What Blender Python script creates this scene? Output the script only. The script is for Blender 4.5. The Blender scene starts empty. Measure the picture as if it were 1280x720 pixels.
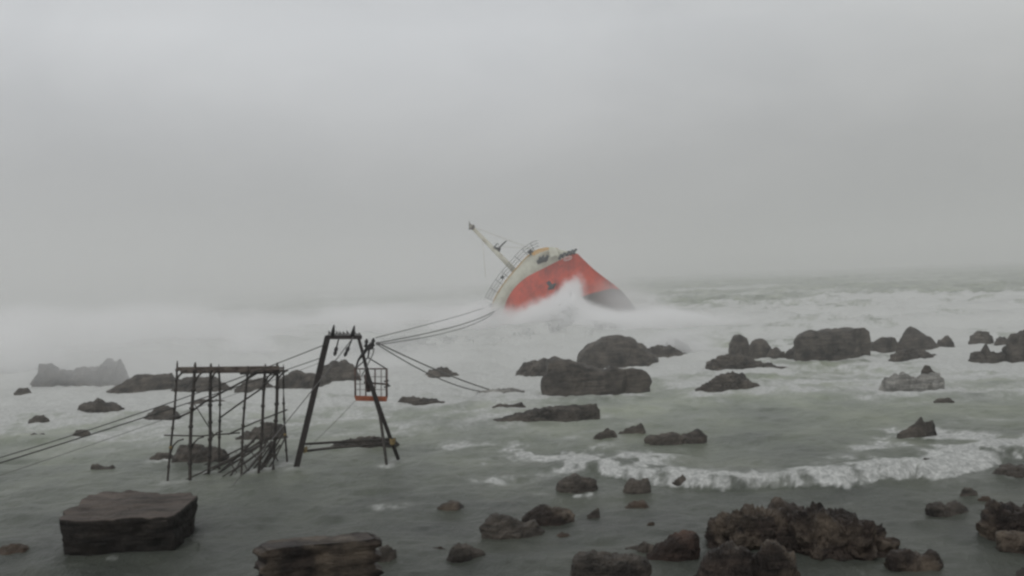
import bpy, math, random
import numpy as np
from mathutils import Vector, Matrix, noise as mn

sc = bpy.context.scene
COL = sc.collection
random.seed(7)
R = math.radians

# ------------------------------------------------------------------ camera
FPX = 1250.0
ROLL = R(-2.2)
PITCH = R(0.6)
CAM = Vector((0, 0, 8.0))
cam_d = bpy.data.cameras.new('camera')
cam = bpy.data.objects.new('camera', cam_d)
COL.objects.link(cam)
cam_d.sensor_width = 36.0
cam_d.lens = 36.0 * FPX / 1280.0
cam_d.clip_start = 0.1
cam_d.clip_end = 12000
MR = Matrix.Rotation(math.pi / 2 - PITCH, 4, 'X') @ Matrix.Rotation(ROLL, 4, 'Z')
cam.matrix_world = Matrix.Translation(CAM) @ MR
sc.camera = cam
M3 = MR.to_3x3()


def ray(px, py):
    return M3 @ Vector(((px - 640) / FPX, -(py - 360) / FPX, -1.0))


def P(px, py, Y):
    """world point seen at photo position px,py standing Y metres out"""
    d = ray(px, py)
    return CAM + d * (Y / d.y)


def G(px, py, z=0.0):
    d = ray(px, py)
    return CAM + d * ((z - CAM.z) / d.z)


# ------------------------------------------------------------------ render feel
sc.view_settings.view_transform = 'Standard'
sc.view_settings.look = 'None'
sc.view_settings.exposure = 0
sc.cycles.filter_width = 2.5
sc.cycles.volume_bounces = 14
sc.cycles.max_bounces = 16
sc.cycles.diffuse_bounces = 4
sc.cycles.glossy_bounces = 2
sc.cycles.transparent_max_bounces = 12
sc.cycles.volume_step_rate = 1.0
sc.cycles.volume_max_steps = 96
sc.cycles.use_denoising = True

# ------------------------------------------------------------------ helpers


def tag(o, label=None, cat=None, group=None, kind=None):
    if label: o['label'] = label
    if cat: o['category'] = cat
    if group: o['group'] = group
    if kind: o['kind'] = kind
    return o


def empty(name, loc, label, cat, group=None):
    o = bpy.data.objects.new(name, None)
    o.location = loc
    o.empty_display_size = 0.3
    COL.objects.link(o)
    return tag(o, label, cat, group)


def link(name, verts, faces, mat, parent=None, smooth=True, label=None):
    me = bpy.data.meshes.new(name)
    if parent is not None:
        off = Vector(parent_world(parent))
        verts = [Vector(v) - off for v in verts]
    me.from_pydata([tuple(v) for v in verts], [], [tuple(f) for f in faces])
    me.validate()
    me.update()
    if smooth:
        me.polygons.foreach_set('use_smooth', [True] * len(me.polygons))
    me.materials.append(mat)
    o = bpy.data.objects.new(name, me)
    COL.objects.link(o)
    if parent is not None:
        o.parent = parent
    if label: o['label'] = label
    return o


def parent_world(o):
    p = Vector((0, 0, 0))
    while o is not None:
        p = p + o.location
        o = o.parent
    return p


class MB:
    """collects tubes, boxes and patches that make one mesh"""
    def __init__(s):
        s.v = []; s.f = []

    def tube(s, pts, r, n=8, caps=True):
        pts = [Vector(p) for p in pts]
        if not isinstance(r, (list, tuple)): r = [r] * len(pts)
        base = len(s.v)
        up = Vector((0, 0, 1))
        for i, p in enumerate(pts):
            a = pts[max(i - 1, 0)]; b = pts[min(i + 1, len(pts) - 1)]
            t = (b - a).normalized()
            u = t.cross(up)
            if u.length < 0.05: u = t.cross(Vector((1, 0, 0)))
            u.normalize(); w = t.cross(u)
            for k in range(n):
                an = 2 * math.pi * k / n
                s.v.append(p + (u * math.cos(an) + w * math.sin(an)) * r[i])
        for i in range(len(pts) - 1):
            for k in range(n):
                s.f.append((base + i * n + k, base + i * n + (k + 1) % n,
                            base + (i + 1) * n + (k + 1) % n, base + (i + 1) * n + k))
        if caps:
            s.f.append(tuple(base + k for k in range(n))[::-1])
            e = base + (len(pts) - 1) * n
            s.f.append(tuple(e + k for k in range(n)))
        return s

    def bar(s, a, b, w, h=None):
        """rectangular bar from a to b"""
        h = h or w
        a = Vector(a); b = Vector(b)
        t = (b - a).normalized()
        u = t.cross(Vector((0, 0, 1)))
        if u.length < 0.05: u = t.cross(Vector((0, 1, 0)))
        u.normalize(); q = t.cross(u)
        base = len(s.v)
        for p in (a, b):
            for (i, j) in ((-1, -1), (1, -1), (1, 1), (-1, 1)):
                s.v.append(p + u * (i * w / 2) + q * (j * h / 2))
        for k in range(4):
            s.f.append((base + k, base + (k + 1) % 4, base + 4 + (k + 1) % 4, base + 4 + k))
        s.f.append((base + 3, base + 2, base + 1, base)); s.f.append((base + 4, base + 5, base + 6, base + 7))
        return s

    def grid(s, rows):
        base = len(s.v); n = len(rows[0])
        for r_ in rows: s.v.extend(r_)
        for i in range(len(rows) - 1):
            for k in range(n - 1):
                s.f.append((base + i * n + k, base + i * n + k + 1, base + (i + 1) * n + k + 1, base + (i + 1) * n + k))
        return s

    def build(s, name, mat, parent=None, smooth=False, label=None):
        return link(name, s.v, s.f, mat, parent, smooth, label)


# ------------------------------------------------------------------ materials
def new_mat(name):
    m = bpy.data.materials.new(name)
    m.use_nodes = True
    nt = m.node_tree
    b = nt.nodes['Principled BSDF']
    return m, nt, b


def N(nt, typ, **kw):
    n = nt.nodes.new(typ)
    for k, v in kw.items():
        if k in n.inputs.keys(): n.inputs[k].default_value = v
        else: setattr(n, k, v)
    return n


def ramp(nt, fac, stops):
    r_ = nt.nodes.new('ShaderNodeValToRGB')
    el = r_.color_ramp.elements
    while len(el) < len(stops): el.new(0.5)
    for e, (p, c) in zip(el, stops):
        e.position = p
        e.color = (*c, 1) if len(c) == 3 else c
    nt.links.new(fac, r_.inputs['Fac'])
    return r_


def rock_mat(name, dark, light, rough=0.5, scale=1.0, accent=None, top=None):
    m, nt, b = new_mat(name)
    L = nt.links.new
    tc = N(nt, 'ShaderNodeNewGeometry')
    n1 = N(nt, 'ShaderNodeTexNoise', Scale=0.9 * scale, Detail=8.0, Roughness=0.65)
    L(tc.outputs['Position'], n1.inputs['Vector'])
    r1 = ramp(nt, n1.outputs['Fac'], [(0.35, dark), (0.52, tuple((a + c) / 2 for a, c in zip(dark, light))), (0.72, light)])
    col = r1.outputs['Color']
    # strata bands
    mp = N(nt, 'ShaderNodeMapping'); mp.inputs['Scale'].default_value = (0.5, 0.5, 5.0); mp.inputs['Rotation'].default_value = (0.05, 0.08, 0)
    L(tc.outputs['Position'], mp.inputs['Vector'])
    n2 = N(nt, 'ShaderNodeTexNoise', Scale=1.3 * scale, Detail=6.0, Roughness=0.7)
    L(mp.outputs['Vector'], n2.inputs['Vector'])
    mul = N(nt, 'ShaderNodeMixRGB', blend_type='MULTIPLY'); mul.inputs['Fac'].default_value = 0.75
    r2 = ramp(nt, n2.outputs['Fac'], [(0.36, (0.35, 0.35, 0.35)), (0.62, (1.25, 1.2, 1.15))])
    L(col, mul.inputs['Color1']); L(r2.outputs['Color'], mul.inputs['Color2'])
    col = mul.outputs['Color']
    if accent:
        n4 = N(nt, 'ShaderNodeTexNoise', Scale=0.8 * scale, Detail=4.0)
        mp4 = N(nt, 'ShaderNodeMapping'); mp4.inputs['Location'].default_value = (31, 7, 3)
        L(tc.outputs['Position'], mp4.inputs['Vector']); L(mp4.outputs['Vector'], n4.inputs['Vector'])
        r4 = ramp(nt, n4.outputs['Fac'], [(0.5, (0, 0, 0)), (0.68, (1, 1, 1))])
        mx = N(nt, 'ShaderNodeMixRGB'); mx.inputs['Color2'].default_value = (*accent, 1)
        L(r4.outputs['Color'], mx.inputs['Fac']); L(col, mx.inputs['Color1'])
        col = mx.outputs['Color']
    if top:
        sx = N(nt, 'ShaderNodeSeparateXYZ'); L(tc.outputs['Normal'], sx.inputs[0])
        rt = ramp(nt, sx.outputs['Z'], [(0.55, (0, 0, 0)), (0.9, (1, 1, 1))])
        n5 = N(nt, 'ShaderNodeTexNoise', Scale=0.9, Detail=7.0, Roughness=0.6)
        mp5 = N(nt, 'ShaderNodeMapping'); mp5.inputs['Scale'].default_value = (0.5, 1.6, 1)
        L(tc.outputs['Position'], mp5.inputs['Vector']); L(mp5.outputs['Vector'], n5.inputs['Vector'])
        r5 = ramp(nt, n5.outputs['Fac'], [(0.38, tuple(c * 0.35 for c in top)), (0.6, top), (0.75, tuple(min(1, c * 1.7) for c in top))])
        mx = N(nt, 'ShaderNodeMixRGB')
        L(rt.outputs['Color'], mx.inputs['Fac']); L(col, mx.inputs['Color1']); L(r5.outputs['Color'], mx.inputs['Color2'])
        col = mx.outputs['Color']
    L(col, b.inputs['Base Color'])
    n3 = N(nt, 'ShaderNodeTexNoise', Scale=5.0 * scale, Detail=9.0, Roughness=0.7)
    L(tc.outputs['Position'], n3.inputs['Vector'])
    ad = N(nt, 'ShaderNodeMath', operation='ADD'); L(n3.outputs['Fac'], ad.inputs[0]); L(n2.outputs['Fac'], ad.inputs[1])
    bp = N(nt, 'ShaderNodeBump', Strength=0.9, Distance=0.16)
    L(ad.outputs[0], bp.inputs['Height']); L(bp.outputs['Normal'], b.inputs['Normal'])
    rr = N(nt, 'ShaderNodeMapRange'); rr.inputs['To Min'].default_value = rough - 0.15; rr.inputs['To Max'].default_value = rough + 0.2
    L(n1.outputs['Fac'], rr.inputs['Value']); L(rr.outputs[0], b.inputs['Roughness'])
    b.inputs['Specular IOR Level'].default_value = 0.35
    return m


MROCK = rock_mat('wet_rock', (0.028, 0.025, 0.022), (0.16, 0.142, 0.122), 0.5)
MROCKB = rock_mat('wet_brown_rock', (0.011, 0.009, 0.0082), (0.082, 0.064, 0.053), 0.42, accent=(0.15, 0.12, 0.09))
MROCKP = rock_mat('washed_pale_rock', (0.13, 0.13, 0.12), (0.45, 0.45, 0.43), 0.7)
MROCKR = rock_mat('reddish_rock', (0.012, 0.009, 0.008), (0.06, 0.042, 0.034), 0.6, accent=(0.13, 0.08, 0.06))
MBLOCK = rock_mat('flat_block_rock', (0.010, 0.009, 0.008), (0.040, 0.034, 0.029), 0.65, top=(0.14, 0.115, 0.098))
MSUB = rock_mat('submerged_rock', (0.05, 0.035, 0.025), (0.10, 0.075, 0.055), 0.5)


def simple(name, col, rough=0.5, metal=0.0, var=0.35, scale=4.0, col2=None):
    m, nt, b = new_mat(name)
    L = nt.links.new
    g = N(nt, 'ShaderNodeNewGeometry')
    n1 = N(nt, 'ShaderNodeTexNoise', Scale=scale, Detail=6.0, Roughness=0.65)
    L(g.outputs['Position'], n1.inputs['Vector'])
    c2 = col2 or tuple(c * (1 - var) for c in col)
    r1 = ramp(nt, n1.outputs['Fac'], [(0.38, c2), (0.6, col)])
    L(r1.outputs['Color'], b.inputs['Base Color'])
    b.inputs['Roughness'].default_value = rough
    b.inputs['Metallic'].default_value = metal
    bp = N(nt, 'ShaderNodeBump', Strength=0.3, Distance=0.02)
    L(n1.outputs['Fac'], bp.inputs['Height']); L(bp.outputs['Normal'], b.inputs['Normal'])
    return m


MTIMBER = simple('dark_tarred_timber', (0.030, 0.022, 0.020), 0.7, scale=6, col2=(0.014, 0.011, 0.010))
MPOLE = simple('weathered_pole', (0.060, 0.050, 0.042), 0.7, scale=5, col2=(0.020, 0.017, 0.015))
MBEAM = simple('rusty_brown_beam', (0.15, 0.125, 0.105), 0.7, scale=2.2, col2=(0.05, 0.035, 0.028))
MTIE = simple('yellow_lashing', (0.30, 0.22, 0.09), 0.8)
MDARK = simple('blackened_iron', (0.022, 0.020, 0.020), 0.5)
MCABLE = simple('steel_cable', (0.045, 0.042, 0.040), 0.6)
MWIRE = simple('thin_wire', (0.16, 0.155, 0.15), 0.6)
MORANGE = simple('orange_painted_floor', (0.42, 0.125, 0.055), 0.6, scale=3, col2=(0.26, 0.08, 0.04))
MCAGE = simple('cage_bar_paint', (0.13, 0.075, 0.058), 0.6, col2=(0.06, 0.045, 0.04))
MWHITE = simple('cream_ship_paint', (0.60, 0.60, 0.50), 0.5, scale=0.9, col2=(0.48, 0.47, 0.38))
MOCHRE = simple('rust_ochre_paint', (0.50, 0.27, 0.07), 0.6, scale=1.2, col2=(0.52, 0.42, 0.24))
MDECK = simple('grey_green_deck', (0.16, 0.17, 0.15), 0.6)
MMAST = simple('mast_paint', (0.60, 0.59, 0.50), 0.6, scale=1.2, col2=(0.42, 0.39, 0.30))
MRAIL = simple('rail_paint', (0.16, 0.16, 0.15), 0.6)
MSHIPDK = simple('dark_ship_fittings', (0.025, 0.03, 0.035), 0.5)
MRING = simple('faded_white_mark', (0.62, 0.36, 0.33), 0.6)


def hull_mat(name, c1, c2, streak):
    m, nt, b = new_mat(name)
    L = nt.links.new
    g = N(nt, 'ShaderNodeNewGeometry')
    mp = N(nt, 'ShaderNodeMapping'); mp.inputs['Rotation'].default_value = (0, R(-42), 0); mp.inputs['Scale'].default_value = (1.2, 0.5, 0.22)
    L(g.outputs['Position'], mp.inputs['Vector'])
    n1 = N(nt, 'ShaderNodeTexNoise', Scale=0.8, Detail=7.0, Roughness=0.7)
    L(mp.outputs['Vector'], n1.inputs['Vector'])
    r1 = ramp(nt, n1.outputs['Fac'], [(0.32, streak), (0.45, c2), (0.62, c1)])
    mb_ = N(nt, 'ShaderNodeMapping'); mb_.inputs['Rotation'].default_value = (R(90), 0, R(0)); L(g.outputs['Position'], mb_.inputs['Vector'])
    mb2 = N(nt, 'ShaderNodeMapping'); mb2.inputs['Rotation'].default_value = (0, 0, R(42)); L(mb_.outputs['Vector'], mb2.inputs['Vector'])
    br = N(nt, 'ShaderNodeTexBrick', Scale=0.5); br.inputs['Mortar Size'].default_value = 0.012; br.inputs['Brick Width'].default_value = 2.4; br.inputs['Row Height'].default_value = 0.9
    br.inputs['Color1'].default_value = (1, 1, 1, 1); br.inputs['Color2'].default_value = (0.86, 0.84, 0.84, 1); br.inputs['Mortar'].default_value = (0.5, 0.45, 0.45, 1)
    L(mb2.outputs['Vector'], br.inputs['Vector'])
    n9 = N(nt, 'ShaderNodeTexNoise', Scale=0.35, Detail=8.0, Roughness=0.7); L(g.outputs['Position'], n9.inputs['Vector'])
    r9 = ramp(nt, n9.outputs['Fac'], [(0.34, (0.5, 0.46, 0.46)), (0.52, (1, 1, 1)), (0.7, (1.15, 1.2, 1.2))])
    m8 = N(nt, 'ShaderNodeMixRGB', blend_type='MULTIPLY'); m8.inputs['Fac'].default_value = 0.8; L(r1.outputs['Color'], m8.inputs['Color1']); L(br.outputs['Color'], m8.inputs['Color2'])
    m9 = N(nt, 'ShaderNodeMixRGB', blend_type='MULTIPLY'); m9.inputs['Fac'].default_value = 0.8; L(m8.outputs['Color'], m9.inputs['Color1']); L(r9.outputs['Color'], m9.inputs['Color2'])
    L(m9.outputs['Color'], b.inputs['Base Color'])
    b.inputs['Roughness'].default_value = 0.42
    bp = N(nt, 'ShaderNodeBump', Strength=0.25, Distance=0.1)
    L(n1.outputs['Fac'], bp.inputs['Height']); L(bp.outputs['Normal'], b.inputs['Normal'])
    return m


MRED = hull_mat('red_hull_paint', (0.66, 0.064, 0.018), (0.58, 0.052, 0.018), (0.30, 0.038, 0.025))
MBOOT = hull_mat('dark_bottom_paint', (0.105, 0.075, 0.07), (0.08, 0.06, 0.055), (0.05, 0.045, 0.045))

# ------------------------------------------------------------------ numpy value noise


def vnoise(x, y, seed=0):
    xi = np.floor(x).astype(np.int64); yi = np.floor(y).astype(np.int64)
    xf = x - xi; yf = y - yi
    u = xf * xf * (3 - 2 * xf); v = yf * yf * (3 - 2 * yf)

    def h(a, b):
        n = (a * 374761393 + b * 668265263 + seed * 974634777) & 0xFFFFFFFF
        n = ((n ^ (n >> 13)) * 1274126177) & 0xFFFFFFFF
        return ((n ^ (n >> 16)) & 0xFFFF) / 65535.0
    a = h(xi, yi); b = h(xi + 1, yi); c = h(xi, yi + 1); d = h(xi + 1, yi + 1)
    return (a * (1 - u) + b * u) * (1 - v) + (c * (1 - u) + d * u) * v


def fbm(x, y, seed=0, oct=4, gain=0.5):
    s = 0; a = 1; t = 0
    for i in range(oct):
        s = s + a * vnoise(x * 2 ** i + 17.3 * i, y * 2 ** i - 9.1 * i, seed + i); t += a; a *= gain
    return s / t


def sst(e0, e1, x):
    t = np.clip((x - e0) / (e1 - e0), 0, 1)
    return t * t * (3 - 2 * t)


# ------------------------------------------------------------------ rocks
FOAM_SPOTS = []   # (x, y, rx, ry, strength)


def ndisp(p, seed, amp, freq, crag, strata):
    q = Vector(p) * freq + Vector((seed * 13.7, seed * 5.1, seed * 3.3))
    f = mn.fractal(q, 0.55, 2.2, 6)
    d, _ = mn.voronoi(q * 1.3)
    v = d[1] - d[0]
    s = 0
    if strata:
        zz = p[2] * strata + 0.6 * mn.noise(q * 0.5)
        s = (abs((zz % 1.0) - 0.5) * 2) ** 0.6 - 0.5
    return amp * (f * 0.9 + crag * (0.45 - v) * -1.3 + s * 0.55)


def rock(label, prof, base, depth=1.0, n=2.2, mat=None, crag=1.0, amp=0.12, strata=0, name='rock', cat='rock',
         freq=None, foam=0.6, skew=0.0, group=None):
    """prof: outline of the top in photo pixels left to right; base: photo row of the front waterline in the middle;
    depth: front-to-back size over width; n: squareness of the cross-section"""
    xs = [p[0] for p in prof]
    cx = (xs[0] + xs[-1]) / 2
    g = G(cx, base)
    scale = g.y / FPX
    W = (xs[-1] - xs[0]) * scale
    D = max(W * depth * 0.5, 0.12)
    Yc = g.y + D * 0.75
    pw = W / scale
    nu = int(min(110, max(14, pw * 0.9))); nv = int(min(56, max(12, nu * 0.6)))
    seed = abs(hash((int(prof[0][0] * 7), int(base * 3)))) % 97 + 1
    cum = [0]
    for i in range(1, len(prof)):
        cum.append(cum[-1] + math.hypot(prof[i][0] - prof[i - 1][0], (prof[i][1] - prof[i - 1][1]) * 0.7))

    def at(s):
        s *= cum[-1]
        for i in range(1, len(cum)):
            if s <= cum[i] + 1e-9:
                t = (s - cum[i - 1]) / max(cum[i] - cum[i - 1], 1e-6)
                return (prof[i - 1][0] + (prof[i][0] - prof[i - 1][0]) * t, prof[i - 1][1] + (prof[i][1] - prof[i - 1][1]) * t)
        return prof[-1]
    verts = []; H = 0
    tops = []
    for i in range(nu):
        u = i / (nu - 1)
        px, py = at(u)
        w = P(px, py, Yc)
        tops.append((w.x, w.z)); H = max(H, w.z)
    under = -0.5 - 0.15 * H
    x0 = tops[0][0]; x1 = tops[-1][0]
    A = amp * (min(H, 1.6) * 0.7 + 0.12 * W) * 1.3
    fr = freq or (3.1 / max(0.6, min(W, H * 2.2 + 0.5)))
    for i, (tx, tz) in enumerate(tops):
        u = (tx - x0) / max(x1 - x0, 1e-6)
        e = max(0.0, 1 - abs(2 * u - 1) ** 2.6)
        d = D * (0.25 + 0.75 * e ** 0.5)
        row = []
        for k in range(nv):
            a = math.pi * k / (nv - 1)
            ca = math.cos(a); sa = math.sin(a)
            dd = -math.copysign(abs(ca) ** (2 / n), ca) * d
            hh = abs(sa) ** (2 / n)
            z = under + (tz - under) * hh
            if k in (0, nv - 1): z = under
            row.append(Vector((tx, Yc + dd + skew * z, z)))
        verts.append(row)
    cen = Vector(((x0 + x1) / 2, Yc, 0))
    out = []
    for row in verts:
        for p in row:
            nrm = (p - cen); nrm.x *= 0.4; nrm.z = nrm.z * 1.1 + 0.1
            if nrm.length < 1e-4: nrm = Vector((0, 0, 1))
            nrm.normalize()
            q = p - cen
            dv = ndisp(q, seed, A, fr, crag, strata)
            out.append(p + nrm * dv * Vector((1, 1, 1)).length / 1.7)
    faces = []
    for i in range(nu - 1):
        for k in range(nv - 1):
            a = i * nv + k
            faces.append((a, a + nv, a + nv + 1, a + 1))
    faces.append(tuple(range(nv))); faces.append(tuple((nu - 1) * nv + k for k in range(nv))[::-1])
    org = Vector((cen.x, cen.y, 0))
    out = [v - org for v in out]
    o = link(name, out, faces, mat or MROCK, None, False)
    o.location = org
    tag(o, label, cat, group)
    if foam > 0:
        FOAM_SPOTS.append((cen.x, Yc - D * 0.2, W * 0.5 + 0.5, D + 0.5, foam))
    return o


def slab(label, poly, ztop, mat, z_low=-0.6, strata=0, name='boulder', cat='boulder', amp=0.1, tilt=(0, 0), inset=0.1, freq=0.9, crag=0.5, dish=0.0, foam=0.3):
    """flat topped block; poly = outline of its top in photo pixels, standing ztop metres out of the water"""
    pts = [G(px, py, ztop) for px, py in poly]
    c = sum(pts, Vector()) / len(pts)
    per = []
    n = len(pts)
    Ls = [(pts[(i + 1) % n] - pts[i]).length for i in range(n)]
    tot = sum(Ls); NP = 170
    i = 0; acc = 0
    for k in range(NP):
        s = tot * k / NP
        while acc + Ls[i] < s: acc += Ls[i]; i += 1
        per.append(pts[i].lerp(pts[(i + 1) % n], (s - acc) / Ls[i]))
    rings = []
    LV = 34
    for l in range(LV):
        t = l / (LV - 1)
        z = z_low + (ztop - z_low) * t
        k = 1 - inset * (1 - t) ** 1.2
        if strata:
            zz = z * strata
            k += 0.045 * (1 if math.sin(zz * 6.28) > 0 else -1) + 0.012 * math.sin(zz * 2.1 + 1)
        if t > 0.94: k -= 0.018 * ((t - 0.94) / 0.06) ** 2
        rings.append([Vector((c.x + (p.x - c.x) * k, c.y + (p.y - c.y) * k, z)) for p in per])
    TR = 22
    for l in range(1, TR):
        k = 1 - l / TR
        rings.append([Vector((c.x + (p.x - c.x) * k, c.y + (p.y - c.y) * k, ztop - dish * (1 - k ** 4))) for p in per])
    out = []
    for ri, r_ in enumerate(rings):
        for p in r_:
            q = p - c
            dv = ndisp(Vector((q.x, q.y, p.z)), 5, amp, freq, crag, 0)
            d2 = Vector((q.x, q.y, 0)); d2 = d2.normalized() if d2.length > 1e-3 else Vector((0, 0, 1))
            if ri < LV:
                if strata:
                    dv += 0.05 * mn.fractal(Vector((q.x * 1.5, q.y * 1.5, p.z * 7)), 0.8, 2, 4)
                v = p + d2 * dv
                if ri > LV - 4: v.z += dv * 0.5
            else:
                v = p + Vector((0, 0, 1)) * dv * 0.5
                kk = (ri - LV + 1) / TR
                v += d2 * dv * max(0, 1 - kk * 6)
            v.z += tilt[0] * q.x + tilt[1] * q.y if p.z > 0 else 0
            out.append(v)
    faces = []
    for a in range(len(rings) - 1):
        for k in range(NP):
            faces.append((a * NP + k, a * NP + (k + 1) % NP, (a + 1) * NP + (k + 1) % NP, (a + 1) * NP + k))
    faces.append(tuple((len(rings) - 1) * NP + k for k in range(NP)))
    faces.append(tuple(k for k in range(NP))[::-1])
    org = Vector((c.x, c.y, 0))
    o = link(name, [v - org for v in out], faces, mat, None, True)
    o.location = org
    w = max(p.x for p in pts) - min(p.x for p in pts); dd = max(p.y for p in pts) - min(p.y for p in pts)
    FOAM_SPOTS.append((c.x, c.y, w / 2 + 0.3, dd / 2 + 0.3, foam))
    return tag(o, label, cat)


# --- foreground
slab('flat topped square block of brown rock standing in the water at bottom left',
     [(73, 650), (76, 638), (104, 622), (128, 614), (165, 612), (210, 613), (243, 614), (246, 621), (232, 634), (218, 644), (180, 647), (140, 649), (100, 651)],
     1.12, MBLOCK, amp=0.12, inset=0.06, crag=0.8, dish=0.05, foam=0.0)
slab('layered block of rock with ledges cut off by the bottom edge of the photo',
     [(321, 682), (330, 676), (370, 672), (420, 668), (463, 665), (468, 668), (471, 674), (440, 677), (400, 680), (360, 684), (330, 688)],
     1.3, MROCKB, amp=0.05, strata=2.8, inset=-0.16, z_low=-0.8, tilt=(0.0, 0.0), freq=1.5, crag=0.8, foam=0.0)
rock('small blurred rock touching the right side of the layered block', [(468, 700), (474, 684), (484, 680), (494, 688), (499, 701)], 702, 0.9, foam=0)
rock('rounded dark rock alone in the shallows right of the layered block', [(559, 700), (563, 684), (574, 678), (588, 680), (602, 687), (614, 697)], 703, 0.8, 2.0, foam=0)
rock('low reddish stone just left of a rounded dark rock', [(530, 689), (540, 684), (552, 683), (561, 688)], 690, 0.7, mat=MROCKR, foam=0)
rock('lowest pebble sized stone near the bottom edge', [(626, 706), (634, 701), (643, 702), (648, 707)], 708, 0.8, foam=0)
rock('small half sunk rock with a wet brown top left of centre', [(544, 637), (552, 629), (563, 625), (574, 627), (584, 636)], 638, 0.8, mat=MROCKB, foam=0.1)
rock('blocky dark rock, left half of a touching pair', [(600, 655), (606, 650), (622, 642), (640, 644), (655, 654), (668, 652), (680, 664), (687, 670)], 673, 0.7, 2.6, foam=0)
rock('humped rock with tan crest, right half of a touching pair', [(652, 652), (662, 637), (680, 629), (698, 632), (707, 639), (718, 643), (720, 652)], 655, 0.7, 2.3, MROCKB, foam=0)
rock('tiny pointed stone slanting out of calm water', [(733, 644), (741, 638), (748, 633), (750, 641)], 645, 0.6, foam=0)
rock('faint brown stone just under the surface behind two tiny stones', [(780, 634), (792, 626), (805, 625), (812, 634)], 635, 1, mat=MSUB, foam=0)
rock('tiny brown stone peeping out above the reddish slab', [(806, 659), (811, 652), (817, 652), (820, 659)], 660, 1, mat=MSUB, foam=0)
rock('faint low stone between the humped pair and the big bottom rock', [(692, 671), (702, 664), (712, 668), (718, 673)], 673, 1, mat=MSUB, foam=0)
rock('square dark boulder at bottom centre, cut by the frame', [(710, 735), (716, 706), (723, 693), (745, 691), (780, 694), (805, 699), (814, 708), (812, 725)], 738, 0.8, 3.0, foam=0, crag=0.5)
rock('thin low ledge behind the square dark boulder', [(748, 691), (765, 686), (785, 684), (797, 682), (803, 688)], 692, 0.5, foam=0)
rock('small dark knob left of the reddish slab', [(792, 690), (797, 680), (806, 676), (816, 680), (822, 690)], 693, 0.8, foam=0)
rock('slanting slab with a reddish tan face at bottom centre', [(808, 694), (822, 683), (838, 671), (858, 665), (871, 668), (876, 690)], 704, 0.8, 3.0, MROCKR, foam=0, crag=0.4)
rock('rough brown outcrop, back left of the large cluster', [(878, 684), (884, 660), (896, 645), (910, 636), (930, 630), (948, 634), (965, 632), (985, 636), (1000, 646), (1006, 662)], 688, 0.75, 2.2, MROCKB, crag=1.2, amp=0.15, freq=1.6, foam=0.1)
rock('small knob on the far side of the large rock cluster', [(960, 636), (965, 624), (975, 621), (988, 628), (1004, 632), (1008, 640)], 642, 0.8, 2.3, MROCKB, foam=0)
rock('largest craggy brown outcrop with jagged right end', [(984, 668), (992, 650), (1004, 638), (1022, 634), (1040, 637), (1055, 639), (1072, 642), (1086, 650), (1092, 660), (1104, 662), (1118, 673), (1119, 680)], 694, 0.85, 2.2, MROCKB, crag=1.3, amp=0.15, freq=1.6, foam=0.1)
rock('rounded brown rock in front of the cluster, cut by the frame', [(868, 730), (880, 700), (892, 686), (910, 680), (930, 682), (948, 694), (954, 728)], 738, 0.9, 2.3, MROCKB, crag=1.0, amp=0.12, freq=1.5, foam=0)
rock('pointed brown rock in front of the craggy outcrop, cut by the frame', [(940, 728), (948, 696), (956, 678), (966, 670), (980, 680), (994, 696), (1002, 728)], 738, 0.9, 2.3, MROCKB, crag=1.0, amp=0.12, freq=1.5, foam=0)
rock('low dark rock with a round knob on its right end', [(1108, 692), (1118, 688), (1135, 685), (1150, 691), (1156, 693), (1163, 687), (1172, 687), (1178, 697), (1176, 703)], 712, 0.7, 2.3, MROCKB, foam=0)
rock('twin humped low rock between outcrop and right edge', [(1157, 636), (1162, 628), (1176, 627), (1184, 631), (1194, 624), (1204, 630), (1211, 637)], 642, 0.7, foam=0)
rock('small round stone above the twin humped rock', [(1200, 619), (1204, 611), (1212, 608), (1220, 613), (1222, 619)], 622, 0.9, foam=0)
rock('faint flat stone right of the small round stone', [(1222, 624), (1230, 619), (1236, 620), (1240, 625)], 626, 0.9, mat=MSUB, foam=0)
rock('jagged rock leaving the frame at lower right', [(1226, 656), (1236, 640), (1246, 626), (1258, 627), (1270, 632), (1290, 634), (1330, 650)], 676, 0.9, 2.2, MROCKB, crag=1.1, amp=0.13, freq=1.4, foam=0)
rock('dark rock in front of the jagged rock at the right edge', [(1246, 672), (1258, 662), (1275, 660), (1300, 668), (1320, 680)], 692, 0.8, 2.2, MROCKB, crag=1.1, amp=0.13, freq=1.4, foam=0)
rock('wave washed dark rock at the right edge by the breaker', [(1242, 593), (1248, 584), (1262, 580), (1278, 582), (1300, 584), (1318, 594)], 598, 0.7, 2.3, crag=1.0, foam=0.4)
rock('brown sunken rock at the left edge near the bottom', [(-14, 693), (0, 684), (18, 680), (34, 683), (44, 692)], 695, 0.9, mat=MSUB, foam=0)
rock('dark corner rock at the far bottom right', [(1268, 722), (1275, 712), (1290, 708), (1310, 720)], 726, 0.9, foam=0)
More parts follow.
